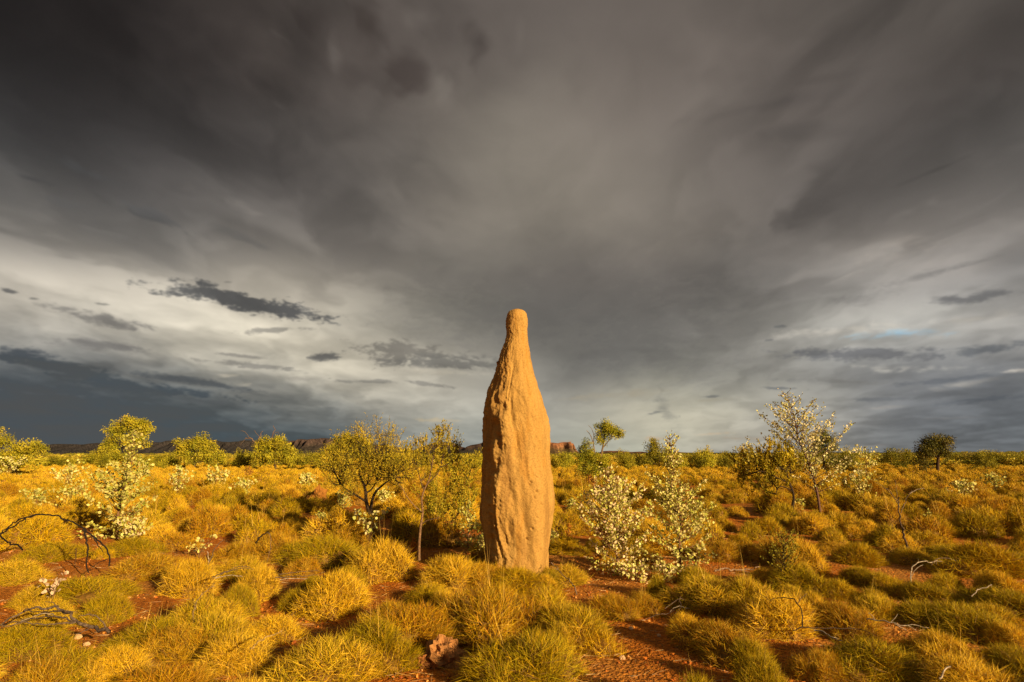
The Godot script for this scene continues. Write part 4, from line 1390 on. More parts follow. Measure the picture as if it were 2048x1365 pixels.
func make_skyline_trees() -> void:
	var green := [Color(0.38, 0.345, 0.02), Color(0.47, 0.40, 0.03), Color(0.24, 0.235, 0.02)]
	var g := "green trees and bushes along the skyline"
	var b: Vector3 = Vector3(-40.549, 0, -61.471)
	b.y = 0.0
	leafy_tree("gum_tree", "domed yellow green tree rising behind the yellow green sapling", "tree", b, [[rel([Vector3(-38.26, 0.085, -58), Vector3(-38.351, 1.157, -58), Vector3(-38.379, 2.139, -58), Vector3(-38.275, 2.88, -58)], b), 0.16, 0.07], [rel([Vector3(-38.415, 1.647, -58), Vector3(-39.314, 2.385, -58), Vector3(-39.983, 2.88, -58)], b), 0.08, 0.05], [rel([Vector3(-38.367, 2.04, -58), Vector3(-37.61, 2.781, -58), Vector3(-37.044, 3.475, -58)], b), 0.08, 0.05]],
		[[Vector3(-39.93, 3.973, -58) - b, Vector3(0.9, 0.75, 0.9), 30], [Vector3(-38.318, 4.372, -58) - b, Vector3(1.2, 0.8, 1.1), 46], [Vector3(-37.157, 3.973, -58) - b, Vector3(0.8, 0.7, 0.9), 28], [Vector3(-39.129, 2.88, -58) - b, Vector3(1.3, 0.7, 1.0), 26], [Vector3(-37.101, 2.731, -58) - b, Vector3(0.7, 0.5, 0.8), 14], [Vector3(-40.297, 2.237, -58) - b, Vector3(0.9, 0.8, 1.0), 26], [Vector3(-39.82, 1.307, -57) - b, Vector3(1.1, 0.8, 1.0), 26], [Vector3(-37.984, 1.163, -57) - b, Vector3(1.5, 0.7, 1.0), 22]],
		{"leaf_width": 0.42, "cols": green, "leaf": 0.179, "per": 57, "cluster": 0.42, "thick": 0.14, "group": g})
	b = Vector3(-30.392, 0, -55.736)
	b.y = 0.0
	leafy_tree("gum_tree", "flat domed tree between sapling and dead limbs on the skyline", "tree", b, [[rel([Vector3(-28.355, 0.101, -52), Vector3(-28.405, 0.973, -52), Vector3(-28.456, 1.852, -52)], b), 0.12, 0.06]],
		[[Vector3(-29.313, 2.294, -52) - b, Vector3(0.8, 0.6, 0.9), 26], [Vector3(-28.082, 2.559, -52) - b, Vector3(0.9, 0.6, 0.9), 30], [Vector3(-27.222, 2.073, -52) - b, Vector3(0.6, 0.5, 0.7), 16], [Vector3(-29.553, 1.632, -52) - b, Vector3(0.8, 0.6, 0.9), 18], [Vector3(-28.175, 1.324, -52) - b, Vector3(1.3, 0.7, 1.0), 26], [Vector3(-26.593, 1.193, -52) - b, Vector3(0.9, 0.6, 0.9), 20]],
		{"leaf_width": 0.42, "cols": green, "leaf": 0.168, "per": 52, "cluster": 0.4, "thick": 0.12, "group": g})
	b = Vector3(-22.651, 0, -55.736)
	b.y = 0.0
	leafy_tree("gum_tree", "round bright green tree with dead limbs beside it", "tree", b, [[rel([Vector3(-20.32, 0.154, -50), Vector3(-20.388, 0.994, -50), Vector3(-20.37, 1.839, -50)], b), 0.12, 0.06]],
		[[Vector3(-21.344, 2.136, -50) - b, Vector3(0.8, 0.7, 0.8), 30], [Vector3(-20.152, 2.348, -50) - b, Vector3(0.9, 0.7, 0.9), 36], [Vector3(-19.145, 1.627, -50) - b, Vector3(0.7, 0.7, 0.8), 26], [Vector3(-21.696, 1.204, -50) - b, Vector3(0.7, 0.6, 0.8), 24], [Vector3(-20.415, 1.331, -50) - b, Vector3(1.2, 0.8, 1.0), 34], [Vector3(-18.867, 0.783, -50) - b, Vector3(0.8, 0.5, 0.8), 16]],
		{"leaf_width": 0.42, "cols": green, "leaf": 0.157, "per": 52, "cluster": 0.38, "thick": 0.12, "group": g})
	b = Vector3(-13.597, 0, -48.244)
	b.y = 0.0
	leafy_tree("gum_tree", "bushy green tree showing over the golden acacia", "tree", b, [[rel([Vector3(-12.683, 0.101, -45), Vector3(-12.775, 1.044, -45), Vector3(-12.818, 1.805, -45)], b), 0.12, 0.06]],
		[[Vector3(-13.473, 2.379, -45) - b, Vector3(0.7, 0.6, 0.8), 28], [Vector3(-12.545, 2.494, -45) - b, Vector3(0.8, 0.6, 0.8), 30], [Vector3(-11.442, 2.264, -45) - b, Vector3(0.7, 0.5, 0.7), 22], [Vector3(-13.932, 1.614, -45) - b, Vector3(0.5, 0.6, 0.7), 18], [Vector3(-12.757, 1.424, -45) - b, Vector3(1.3, 0.8, 1.0), 36]],
		{"leaf_width": 0.42, "cols": green, "leaf": 0.146, "per": 52, "cluster": 0.36, "thick": 0.11, "group": g})
	b = Vector3(-32.405, 0, -38.042)
	b.y = 0.0
	leafy_tree("gum_tree", "broad yellow green bush at the edge of the plain", "bush", b, [[rel([Vector3(-30.665, 0.081, -36), Vector3(-30.793, 0.833, -36), Vector3(-30.835, 1.439, -36)], b), 0.1, 0.05], [rel([Vector3(-30.717, 0.381, -36), Vector3(-31.637, 1.591, -36), Vector3(-32.042, 2.664, -36)], b), 0.06, 0.03]],
		[[Vector3(-30.135, 1.897, -36) - b, Vector3(0.7, 0.35, 0.7), 24], [Vector3(-30.86, 1.591, -36) - b, Vector3(0.8, 0.5, 0.8), 30], [Vector3(-29.488, 1.744, -36) - b, Vector3(0.4, 0.4, 0.5), 14], [Vector3(-31.743, 2.203, -36) - b, Vector3(0.5, 0.5, 0.6), 18], [Vector3(-32.115, 2.726, -36) - b, Vector3(0.3, 0.35, 0.4), 8], [Vector3(-30.448, 0.984, -36) - b, Vector3(1.3, 0.5, 0.9), 40], [Vector3(-31.557, 1.135, -36) - b, Vector3(0.7, 0.5, 0.8), 24]],
		{"leaf_width": 0.42, "cols": green, "leaf": 0.123, "per": 48, "cluster": 0.3, "thick": 0.09, "group": g})
	b = Vector3(4.486, 0, -29.864)
	b.y = 0.0
	leafy_tree("gum_tree", "slim two crowned tree with a bare pale limb on its side", "tree", b, [
		[rel([Vector3(4.281, 0.069, -28.5), Vector3(4.325, 0.733, -28.5), Vector3(4.368, 1.332, -28.5), Vector3(4.483, 1.887, -28.5), Vector3(4.599, 2.422, -28.5)], b), 0.07, 0.03, Color(0.3, 0.2, 0.12)],
		[rel([Vector3(4.063, 0.116, -28.5), Vector3(4.063, 0.972, -28.5), Vector3(4.059, 1.693, -28.5), Vector3(3.974, 2.178, -28.5), Vector3(3.858, 2.47, -28.5), Vector3(3.69, 2.666, -28.5)], b), 0.04, 0.012, Color(0.36, 0.26, 0.18), 1],
		[rel([Vector3(4.02, 2.056, -28.5), Vector3(4.053, 2.373, -28.5), Vector3(3.964, 2.715, -28.5), Vector3(3.796, 2.911, -28.5)], b), 0.022, 0.008, Color(0.36, 0.26, 0.18), 1],
		[rel([Vector3(4.481, 1.814, -28.5), Vector3(4.788, 2.178, -28.5), Vector3(4.993, 2.373, -28.5), Vector3(5.144, 2.47, -28.5)], b), 0.025, 0.012]],
		[[Vector3(4.509, 2.715, -28.5) - b, Vector3(0.52, 0.46, 0.5), 40], [Vector3(4.904, 2.666, -28.5) - b, Vector3(0.48, 0.36, 0.45), 32], [Vector3(5.293, 2.47, -28.5) - b, Vector3(0.28, 0.18, 0.3), 12], [Vector3(4.467, 2.178, -28.5) - b, Vector3(0.35, 0.22, 0.35), 12], [Vector3(3.687, 1.572, -28.5) - b, Vector3(0.55, 0.55, 0.55), 60], [Vector3(3.572, 0.924, -28.5) - b, Vector3(0.52, 0.5, 0.55), 54], [Vector3(4.421, 1.165, -28.4) - b, Vector3(0.42, 0.42, 0.45), 24], [Vector3(4.042, 0.736, -28.4) - b, Vector3(0.45, 0.35, 0.45), 20]],
		{"cols": [Color(0.30, 0.30, 0.018), Color(0.44, 0.40, 0.025), Color(0.17, 0.19, 0.015)], "leaf": 0.095, "per": 52, "cluster": 0.2, "thick": 0.07, "bark": Color(0.22, 0.13, 0.08), "group": g})
	b = Vector3(26.506, 0, -49.576)
	b.y = 0.0
	leafy_tree("gum_tree", "upright olive tree behind the tall silver tree", "tree", b, [[rel([Vector3(25.663, 0.048, -48), Vector3(25.788, 1.216, -48), Vector3(25.813, 2.233, -48)], b), 0.1, 0.05]],
		[[Vector3(25.891, 2.97, -48) - b, Vector3(0.8, 0.6, 0.8), 30], [Vector3(25.966, 2.11, -48) - b, Vector3(1.0, 0.7, 0.9), 38], [Vector3(25.417, 1.622, -48) - b, Vector3(0.9, 0.6, 0.9), 22], [Vector3(26.735, 0.812, -48) - b, Vector3(1.0, 0.6, 0.9), 24]],
		{"cols": [Color(0.17, 0.16, 0.02), Color(0.23, 0.2, 0.025), Color(0.1, 0.11, 0.02)], "leaf": 0.157, "per": 52, "cluster": 0.38, "thick": 0.1, "group": g})
	b = Vector3(31.02, 0, -42.536)
	b.y = 0.0
	leafy_tree("gum_tree", "spreading olive tree with a forked trunk alone on the skyline", "tree", b, [[rel([Vector3(28.442, 0.125, -39), Vector3(28.537, 0.777, -39), Vector3(28.642, 1.269, -39), Vector3(28.882, 1.764, -39), Vector3(29.066, 2.095, -39)], b), 0.11, 0.05], [rel([Vector3(28.627, 1.171, -39), Vector3(28.32, 1.599, -39), Vector3(28.098, 1.93, -39)], b), 0.06, 0.03], [rel([Vector3(28.69, 1.368, -39), Vector3(28.555, 1.83, -39), Vector3(28.536, 2.162, -39)], b), 0.04, 0.02]],
		[[Vector3(28.063, 2.162, -39) - b, Vector3(0.6, 0.45, 0.7), 26], [Vector3(28.892, 2.295, -39) - b, Vector3(0.6, 0.42, 0.7), 26], [Vector3(28.506, 2.428, -39) - b, Vector3(0.5, 0.3, 0.6), 16], [Vector3(29.253, 1.996, -39) - b, Vector3(0.35, 0.3, 0.5), 12], [Vector3(27.796, 1.698, -39) - b, Vector3(0.5, 0.45, 0.5), 26], [Vector3(28.275, 1.829, -38.8) - b, Vector3(0.6, 0.4, 0.5), 22], [Vector3(29.127, 1.599, -39) - b, Vector3(0.4, 0.3, 0.4), 12], [Vector3(27.903, 0.901, -39.5) - b, Vector3(0.7, 0.5, 0.6), 26], [Vector3(29.587, 2.428, -39) - b, Vector3(0.14, 0.1, 0.2), 3]],
		{"cols": [Color(0.13, 0.12, 0.02), Color(0.2, 0.17, 0.025), Color(0.08, 0.08, 0.015)], "leaf": 0.134, "per": 48, "cluster": 0.3, "thick": 0.11, "bark": Color(0.1, 0.06, 0.04), "group": g})
	# bushes of a kind: four shapes, copied along the skyline
	var kinds := []
	for k in 5:
		var lobes := []
		for q in 4 + k % 3:
			lobes.append([Vector3(rng.randf_range(-1.2, 1.2), rng.randf_range(0.7, 1.7), rng.randf_range(-0.8, 0.8)), Vector3(rng.randf_range(0.6, 1.0), rng.randf_range(0.5, 0.8), rng.randf_range(0.6, 0.9)), 20])
		var tint: float = [1.0, 0.8, 1.15, 0.65, 0.9][k]
		var cols := []
		for c in green:
			cols.append(Color(c.r * tint, c.g * tint, c.b * tint))
		var o := leafy_tree("skyline_bush", "", "bush", Vector3.ZERO, [[[Vector3.ZERO, Vector3(0.05, 0.5, 0), Vector3(0.0, 1.1, 0.1)], 0.08, 0.04]], lobes, {"cols": cols, "leaf": 0.179, "per": 44, "cluster": 0.4, "thick": 0.08, "group": g})
		remove_child(o)
		kinds.append(o)
	names.erase("skyline_bush")
	# where each stands (ground point), how high, which kind, and what tells it apart
	var spots := [
		[Vector3(4.078, 0, -49.576), 1.25, 1.0, 0, "bushy green clump right beside the lit edge of the mound"],
		[Vector3(6.015, 0, -59.431), 1.0, 0.9, 2, "low green bush below the red mesa"],
		[Vector3(9.94, 0, -49.576), 1.15, 1.0, 1, "olive bush next past the tree with the bare pale limb"],
		[Vector3(13.457, 0, -59.431), 1.15, 1.1, 0, "rounded bush between bare limbed tree and open silver shrub"],
		[Vector3(14.601, 0, -57.524), 1.5, 1.15, 3, "darkest rounded bush just before the spire of the open silver shrub"],
		[Vector3(14.482, 0, -52.474), 1.2, 0.9, 2, "green bush directly behind the spire of the open silver shrub"],
		[Vector3(17.562, 0, -54.056), 1.45, 0.9, 2, "bright bush halfway from the open silver shrub to the leaning acacia"],
		[Vector3(20.323, 0, -57.524), 1.2, 1.0, 0, "second bright bush before the leaning acacia on the skyline"],
		[Vector3(18.962, 0, -50.984), 1.0, 0.7, 3, "small dark bush touching the crown of the leaning acacia"],
		[Vector3(20.162, 0, -66.002), 0.8, 1.2, 1, "low pale bush behind the bright bush beside the silver spire"],
		[Vector3(28.629, 0, -49.576), 1.3, 1.0, 1, "olive bush next to the upright olive tree on the skyline"],
		[Vector3(38.79, 0, -59.431), 1.0, 1.1, 3, "low dark bush midway between grey shrub and forked tree"],
		[Vector3(34.236, 0, -49.576), 1.1, 0.9, 3, "dark bush at the foot of the forked tree"],
		[Vector3(53.874, 0, -68.529), 0.9, 1.2, 1, "low olive bush past the forked tree out on the green plain"],
		[Vector3(38.269, 0, -46.982), 1.0, 1.0, 3, "grey olive bush nearest the edge beyond the forked tree"],
		[Vector3(51.023, 0, -59.431), 1.0, 1.3, 1, "broad low bush at the far end of the green plain"],
		[Vector3(-3.228, 0, -49.576), 1.2, 0.9, 2, "bright green bush peeping out behind the shaded edge of the mound"],
		[Vector3(0.287, 0, -55.736), 1.1, 1.2, 0, "green bush hidden mostly by the mound"],
		[Vector3(-9.889, 0, -59.431), 0.8, 1.3, 1, "low bush behind the slim acacia sapling"],
		[Vector3(-20.593, 0, -59.431), 1.1, 1.0, 1, "pale bush between the round green tree and the golden acacia"],
		[Vector3(-16.911, 0, -52.474), 0.9, 0.8, 0, "small bush leaning on the golden acacia's far side"],
		[Vector3(-25.279, 0, -55.736), 1.1, 1.0, 1, "bush at the foot of the dead limbs on the skyline"],
		[Vector3(-28.493, 0, -59.431), 0.9, 1.2, 0, "low spreading bush between the flat domed tree and dead limbs"],
		[Vector3(-35.375, 0, -59.431), 0.9, 1.4, 1, "long low bush between the domed tree and the flat domed tree"],
		[Vector3(-32.202, 0, -52.474), 1.0, 1.0, 0, "green bush touching the domed tree's far side"],
		[Vector3(-39.854, 0, -55.736), 1.0, 1.1, 1, "olive bush just before the domed tree"],
		[Vector3(-47.732, 0, -63.655), 0.8, 1.5, 0, "low green thicket between edge bush and domed tree"],
		[Vector3(-43.677, 0, -55.736), 0.7, 1.2, 3, "dull bush next past the broad bush at the edge"],
		[Vector3(-24.521, 0, -63.655), 0.8, 1.6, 0, "low bush spreading behind the round green tree"],
		[Vector3(-14.145, 0, -63.655), 0.9, 1.4, 2, "bush showing through the golden acacia's crown"]]
	for q in spots:
		var o: Node3D = kinds[q[3]].duplicate()
		o.name = numbered("skyline_bush")
		add_child(o)
		var p: Vector3 = q[0]
		var far := -p.z / 50.0
		o.position = Vector3(p.x, ground_y(p.x, p.z) - 0.05, p.z)
		o.scale = Vector3(q[2] * far * 0.74, q[1] * far * 0.70, q[2] * far * 0.74)
		o.rotation.y = rng.randf() * TAU
		o.set_meta("label", q[4])
	for o in kinds:
		o.free()


# ---------------------------------------------------------------- dead wood
func dead_wood(called: String, label: String, category: String, runs: Array, group := "") -> void:
	# runs: [part name, world points, radius at start, radius at end, colour]
	var first: Vector3 = runs[0][1][0]
	var base := Vector3(first.x, 0.0, first.z)
	var lift := ground_y(first.x, first.z)
	var t := thing(called, label, category, base + Vector3(0, lift, 0), 0.0, group)
	for q in runs:
		var s := Shape.new()
		var p := smooth_path(rel(q[1], base), 5)
		var span := p[0].distance_to(p[-1])
		for i in range(1, p.size()):
			var u: Vector3 = p[i] * (9.0 / maxf(span, 0.6))
			p[i] += Vector3(fine.get_noise_3d(u.x, u.y, u.z), fine.get_noise_3d(u.y + 9.0, u.z, u.x), fine.get_noise_3d(u.z, u.x + 5.0, u.y)) * (q[2] * 1.5 + span * 0.006)
		tube(s, p, q[2], q[3], q[4], 7)
		for k in (4 if q[0] == "limb" else 2):      # snapped side twigs
			var i := rng.randi_range(p.size() / 4, p.size() - 2)
			var along := (p[i + 1] - p[i]).normalized()
			var dir := (along * 0.8 + any_dir()).normalized()
			var ln := span * rng.randf_range(0.03, 0.10)
			tube(s, PackedVector3Array([p[i], p[i] + dir * ln * 0.5, p[i] + (dir + any_dir() * 0.4).normalized() * ln]), q[3] * 0.7, q[3] * 0.25, q[4], 4)
		part(q[0], s.done(), bark_mat, t)


func make_branches() -> void:
	var black := Color(0.035, 0.025, 0.02)
	var grey := Color(0.22, 0.16, 0.12)
	var white := Color(0.62, 0.52, 0.40)
	dead_wood("dead_branch", "long charred branch arching over the red ground", "branch", [
		["limb", [Vector3(-4.894, 0.167, -7.3), Vector3(-4.898, 0.282, -7.3), Vector3(-4.953, 0.375, -7.3), Vector3(-5.078, 0.465, -7.32), Vector3(-5.29, 0.591, -7.35), Vector3(-5.516, 0.686, -7.4), Vector3(-5.7, 0.746, -7.4), Vector3(-5.872, 0.77, -7.4), Vector3(-6.011, 0.74, -7.4), Vector3(-6.139, 0.68, -7.4), Vector3(-6.261, 0.59, -7.4), Vector3(-6.359, 0.513, -7.4), Vector3(-6.216, 0.48, -7.3), Vector3(-6.026, 0.442, -7.2), Vector3(-5.867, 0.434, -7.1), Vector3(-5.735, 0.399, -7)], 0.009, 0.009, black],
		["branch", [Vector3(-5.934, 0.764, -7.4), Vector3(-6.116, 0.728, -7.4), Vector3(-6.228, 0.656, -7.4), Vector3(-6.336, 0.561, -7.4), Vector3(-6.407, 0.501, -7.4)], 0.010, 0.006, black],
		["branch", [Vector3(-5.267, 0.603, -7.3), Vector3(-5.214, 0.491, -7.3), Vector3(-5.184, 0.363, -7.3), Vector3(-5.175, 0.265, -7.3), Vector3(-5.135, 0.11, -7.3)], 0.011, 0.007, black],
		["branch", [Vector3(-5.097, 0.522, -7.25), Vector3(-5.009, 0.417, -7.25), Vector3(-4.949, 0.337, -7.25)], 0.008, 0.003, black],
		["twig", [Vector3(-4.856, 0.265, -7.2), Vector3(-4.937, 0.242, -7.2), Vector3(-5.019, 0.186, -7.2), Vector3(-5.088, 0.129, -7.2)], 0.005, 0.002, black],
		["twig", [Vector3(-5.253, 0.39, -7.2), Vector3(-5.234, 0.265, -7.2), Vector3(-5.239, 0.22, -7.2), Vector3(-5.165, 0.163, -7.2)], 0.006, 0.003, Color(0.12, 0.06, 0.03)]])
	dead_wood("fallen_branch", "weathered grey branch with long side twigs lying on red ground", "branch", [
		["limb", [Vector3(-3.018, 0.179, -4.6), Vector3(-3.176, 0.178, -4.68), Vector3(-3.291, 0.191, -4.72), Vector3(-3.379, 0.215, -4.75), Vector3(-3.468, 0.242, -4.8), Vector3(-3.564, 0.262, -4.85), Vector3(-3.688, 0.264, -4.9), Vector3(-3.807, 0.26, -4.9), Vector3(-3.906, 0.249, -4.9), Vector3(-3.997, 0.197, -4.9), Vector3(-4.089, 0.152, -4.9)], 0.013, 0.006, grey],
		["branch", [Vector3(-3.324, 0.187, -4.75), Vector3(-3.427, 0.222, -4.75), Vector3(-3.546, 0.244, -4.75), Vector3(-3.698, 0.226, -4.75), Vector3(-3.849, 0.201, -4.75), Vector3(-3.981, 0.179, -4.75)], 0.007, 0.003, Color(0.16, 0.11, 0.08)],
		["branch", [Vector3(-3.349, 0.215, -4.7), Vector3(-3.482, 0.207, -4.7), Vector3(-3.615, 0.2, -4.7), Vector3(-3.769, 0.207, -4.7), Vector3(-3.916, 0.172, -4.7)], 0.006, 0.003, grey],
		["branch", [Vector3(-3.477, 0.253, -4.8), Vector3(-3.589, 0.267, -4.8), Vector3(-3.725, 0.26, -4.8), Vector3(-3.834, 0.275, -4.8)], 0.006, 0.003, Color(0.1, 0.07, 0.05)],
		["branch", [Vector3(-3.2, 0.122, -4.85), Vector3(-3.251, 0.181, -4.85), Vector3(-3.304, 0.218, -4.85), Vector3(-3.377, 0.229, -4.85), Vector3(-3.443, 0.221, -4.85)], 0.006, 0.003, grey],
		["twig", [Vector3(-3.202, 0.193, -4.65), Vector3(-3.246, 0.158, -4.65), Vector3(-3.3, 0.141, -4.65)], 0.004, 0.002, grey],
		["twig", [Vector3(-3.544, 0.227, -4.8), Vector3(-3.665, 0.253, -4.8), Vector3(-3.778, 0.224, -4.8), Vector3(-3.924, 0.158, -4.8)], 0.004, 0.002, white]])
	dead_wood("hooked_branch", "bleached hooked branch standing out of dark spinifex", "branch", [
		["limb", [Vector3(4.459, 0.11, -6.75), Vector3(4.458, 0.225, -6.75), Vector3(4.503, 0.305, -6.75), Vector3(4.577, 0.358, -6.75), Vector3(4.646, 0.369, -6.75), Vector3(4.711, 0.348, -6.75), Vector3(4.769, 0.358, -6.75), Vector3(4.835, 0.353, -6.75)], 0.0068, 0.0028, white],
		["branch", [Vector3(4.458, 0.183, -6.75), Vector3(4.493, 0.236, -6.75), Vector3(4.545, 0.289, -6.75), Vector3(4.618, 0.326, -6.75)], 0.0037, 0.0021, white],
		["branch", [Vector3(4.707, 0.321, -6.75), Vector3(4.747, 0.364, -6.75), Vector3(4.808, 0.396, -6.75), Vector3(4.92, 0.39, -6.75), Vector3(4.995, 0.369, -6.75)], 0.0037, 0.0021, Color(0.3, 0.22, 0.16)]])
	dead_wood("bleached_twig", "pale curved twig on a hummock past the hooked branch", "twig", [
		["limb", [Vector3(4.536, 0.152, -6), Vector3(4.582, 0.19, -6), Vector3(4.626, 0.217, -6), Vector3(4.698, 0.236, -6), Vector3(4.762, 0.259, -6)], 0.0050, 0.0028, white], ["branch", [Vector3(4.698, 0.236, -6), Vector3(4.74, 0.25, -6), Vector3(4.758, 0.236, -6)], 0.0025, 0.0014, white]])
	dead_wood("fallen_branch", "bleached twiggy branch lying across two tussocks", "branch", [
		["limb", [Vector3(2.843, 0.178, -4.9), Vector3(2.892, 0.185, -4.85), Vector3(2.939, 0.187, -4.8), Vector3(3.002, 0.179, -4.75), Vector3(3.117, 0.172, -4.75), Vector3(3.197, 0.172, -4.7)], 0.0050, 0.0021, white],
		["branch", [Vector3(2.938, 0.194, -4.75), Vector3(2.969, 0.222, -4.75), Vector3(3.001, 0.259, -4.75)], 0.0025, 0.0014, white],
		["branch", [Vector3(2.933, 0.2, -4.7), Vector3(2.987, 0.172, -4.7), Vector3(3.022, 0.151, -4.7)], 0.0025, 0.0014, white],
		["branch", [Vector3(2.843, 0.202, -4.8), Vector3(2.827, 0.231, -4.8), Vector3(2.802, 0.253, -4.8)], 0.0025, 0.0014, white],
		["branch", [Vector3(3.028, 0.19, -4.7), Vector3(3.063, 0.172, -4.7), Vector3(3.095, 0.151, -4.7)], 0.0019, 0.0014, white]])
	dead_wood("dead_branch", "thin dark branch curving over a hummock and along the ground", "branch", [
		["limb", [Vector3(2.251, 0.136, -4.75), Vector3(2.254, 0.201, -4.75), Vector3(2.272, 0.253, -4.8), Vector3(2.277, 0.288, -4.85), Vector3(2.259, 0.309, -4.9), Vector3(2.218, 0.304, -4.95), Vector3(2.166, 0.285, -5), Vector3(2.116, 0.273, -5), Vector3(2.091, 0.3, -5.05), Vector3(2.038, 0.319, -5.1)], 0.0050, 0.0021, Color(0.07, 0.05, 0.04)],
		["branch", [Vector3(2.237, 0.145, -4.72), Vector3(2.315, 0.144, -4.7), Vector3(2.467, 0.14, -4.7), Vector3(2.639, 0.14, -4.7), Vector3(2.691, 0.138, -4.6), Vector3(2.713, 0.141, -4.5)], 0.0043, 0.0021, Color(0.1, 0.07, 0.05)],
		["branch", [Vector3(2.237, 0.149, -4.72), Vector3(2.193, 0.131, -4.72), Vector3(2.162, 0.124, -4.72)], 0.0050, 0.0028, Color(0.08, 0.055, 0.04)],
		["twig", [Vector3(2.28, 0.284, -4.85), Vector3(2.317, 0.329, -4.85), Vector3(2.359, 0.358, -4.85)], 0.0025, 0.0014, grey]])
	dead_wood("stick", "short pale stick on red ground below the thin dark branch", "stick", [["limb", [Vector3(2.239, 0.17, -4.55), Vector3(2.279, 0.171, -4.5), Vector3(2.281, 0.164, -4.4), Vector3(2.303, 0.166, -4.3)], 0.0050, 0.0028, white], ["branch", [Vector3(2.294, 0.159, -4.45), Vector3(2.336, 0.149, -4.45), Vector3(2.364, 0.139, -4.45)], 0.0025, 0.0014, white]])
	dead_wood("dead_sapling", "leafless forked dead sapling standing among brown tussocks", "dead sapling", [
		["trunk", [Vector3(5.749, 0.145, -8.7), Vector3(5.744, 0.27, -8.7), Vector3(5.719, 0.41, -8.7), Vector3(5.711, 0.515, -8.7), Vector3(5.707, 0.656, -8.7), Vector3(5.709, 0.777, -8.7), Vector3(5.702, 0.891, -8.7)], 0.017, 0.007, Color(0.15, 0.10, 0.07)],
		["branch", [Vector3(5.718, 0.677, -8.7), Vector3(5.785, 0.798, -8.7), Vector3(5.853, 0.919, -8.7), Vector3(5.925, 1.013, -8.7)], 0.008, 0.003, grey], ["branch", [Vector3(5.714, 0.762, -8.7), Vector3(5.652, 0.905, -8.7), Vector3(5.604, 0.991, -8.7), Vector3(5.52, 1.034, -8.7)], 0.007, 0.002, grey],
		["branch", [Vector3(5.703, 0.848, -8.7), Vector3(5.695, 1.013, -8.7), Vector3(5.699, 1.157, -8.7)], 0.006, 0.002, grey], ["twig", [Vector3(5.879, 0.948, -8.7), Vector3(6.015, 1.02, -8.7), Vector3(6.129, 1.034, -8.7)], 0.004, 0.0015, white], ["twig", [Vector3(5.627, 0.941, -8.7), Vector3(5.502, 1.063, -8.7), Vector3(5.397, 1.121, -8.7)], 0.004, 0.0015, grey]])
	dead_wood("fallen_branch", "smooth fallen branch on bare ground past the open silver shrub", "branch", [["limb", [Vector3(2.288, 0.184, -6.8), Vector3(2.403, 0.205, -6.8), Vector3(2.543, 0.2, -6.8), Vector3(2.684, 0.2, -6.8), Vector3(2.799, 0.227, -6.8)], 0.011, 0.005, Color(0.42, 0.29, 0.19)], ["branch", [Vector3(2.572, 0.2, -6.8), Vector3(2.626, 0.179, -6.8), Vector3(2.681, 0.163, -6.8)], 0.005, 0.002, grey]])
	dead_wood("stick", "thin grey stick leaning away from the foot of the mound", "stick", [["limb", [Vector3(0.675, 0.095, -6.3), Vector3(0.656, 0.152, -6.4), Vector3(0.623, 0.176, -6.6), Vector3(0.569, 0.189, -6.8), Vector3(0.512, 0.233, -7), Vector3(0.461, 0.271, -7.1)], 0.006, 0.004, Color(0.4, 0.3, 0.22)]])
	dead_wood("stick", "dark bent twig over two small tussocks below the silver shrubs", "stick", [["limb", [Vector3(0.844, 0.111, -5.9), Vector3(0.903, 0.148, -5.9), Vector3(0.991, 0.152, -5.9), Vector3(1.072, 0.111, -5.9), Vector3(1.132, 0.057, -5.9), Vector3(1.186, -0.06, -5.9)], 0.005, 0.002, Color(0.12, 0.08, 0.06)]])
	dead_wood("stick", "short black crooked stick on a tussock behind the brush heap", "stick", [["limb", [Vector3(-3.298, 0.424, -7.7), Vector3(-3.271, 0.485, -7.7), Vector3(-3.209, 0.523, -7.7), Vector3(-3.161, 0.566, -7.7)], 0.011, 0.006, black], ["branch", [Vector3(-3.174, 0.56, -7.7), Vector3(-3.123, 0.498, -7.7), Vector3(-3.113, 0.381, -7.7), Vector3(-3.123, 0.258, -7.7), Vector3(-3.153, 0.167, -7.7)], 0.005, 0.002, grey]])
	dead_wood("bent_twig", "pale bent stem arching over hummocks below the yellow seedling", "twig", [["limb", [Vector3(-2.319, 0, -4.5), Vector3(-2.433, 0.073, -4.7), Vector3(-2.549, 0.16, -4.9), Vector3(-2.603, 0.227, -5), Vector3(-2.63, 0.28, -5.1), Vector3(-2.628, 0.316, -5.2), Vector3(-2.604, 0.334, -5.3)], 0.005, 0.003, Color(0.4, 0.28, 0.16)]])
	dead_wood("forked_twig", "forked grey twig beside the yellow seedling", "twig", [["limb", [Vector3(-3.533, 0.134, -7), Vector3(-3.534, 0.261, -7), Vector3(-3.503, 0.355, -7), Vector3(-3.465, 0.444, -7), Vector3(-3.391, 0.522, -7)], 0.007, 0.003, grey], ["branch", [Vector3(-3.536, 0.277, -7), Vector3(-3.548, 0.344, -7), Vector3(-3.56, 0.399, -7)], 0.006, 0.003, white]])
	dead_wood("stick", "pale stick propped against a low tussock near the front", "stick", [["limb", [Vector3(-1.695, 0.256, -4), Vector3(-1.691, 0.262, -4.1), Vector3(-1.651, 0.272, -4.2), Vector3(-1.606, 0.282, -4.3)], 0.006, 0.004, Color(0.55, 0.36, 0.12)]])
	dead_wood("stick", "pale stick poking out of the dark corner tussock", "stick", [["limb", [Vector3(2.467, 0.205, -3.6), Vector3(2.501, 0.242, -3.6), Vector3(2.54, 0.268, -3.6)], 0.006, 0.004, white]])
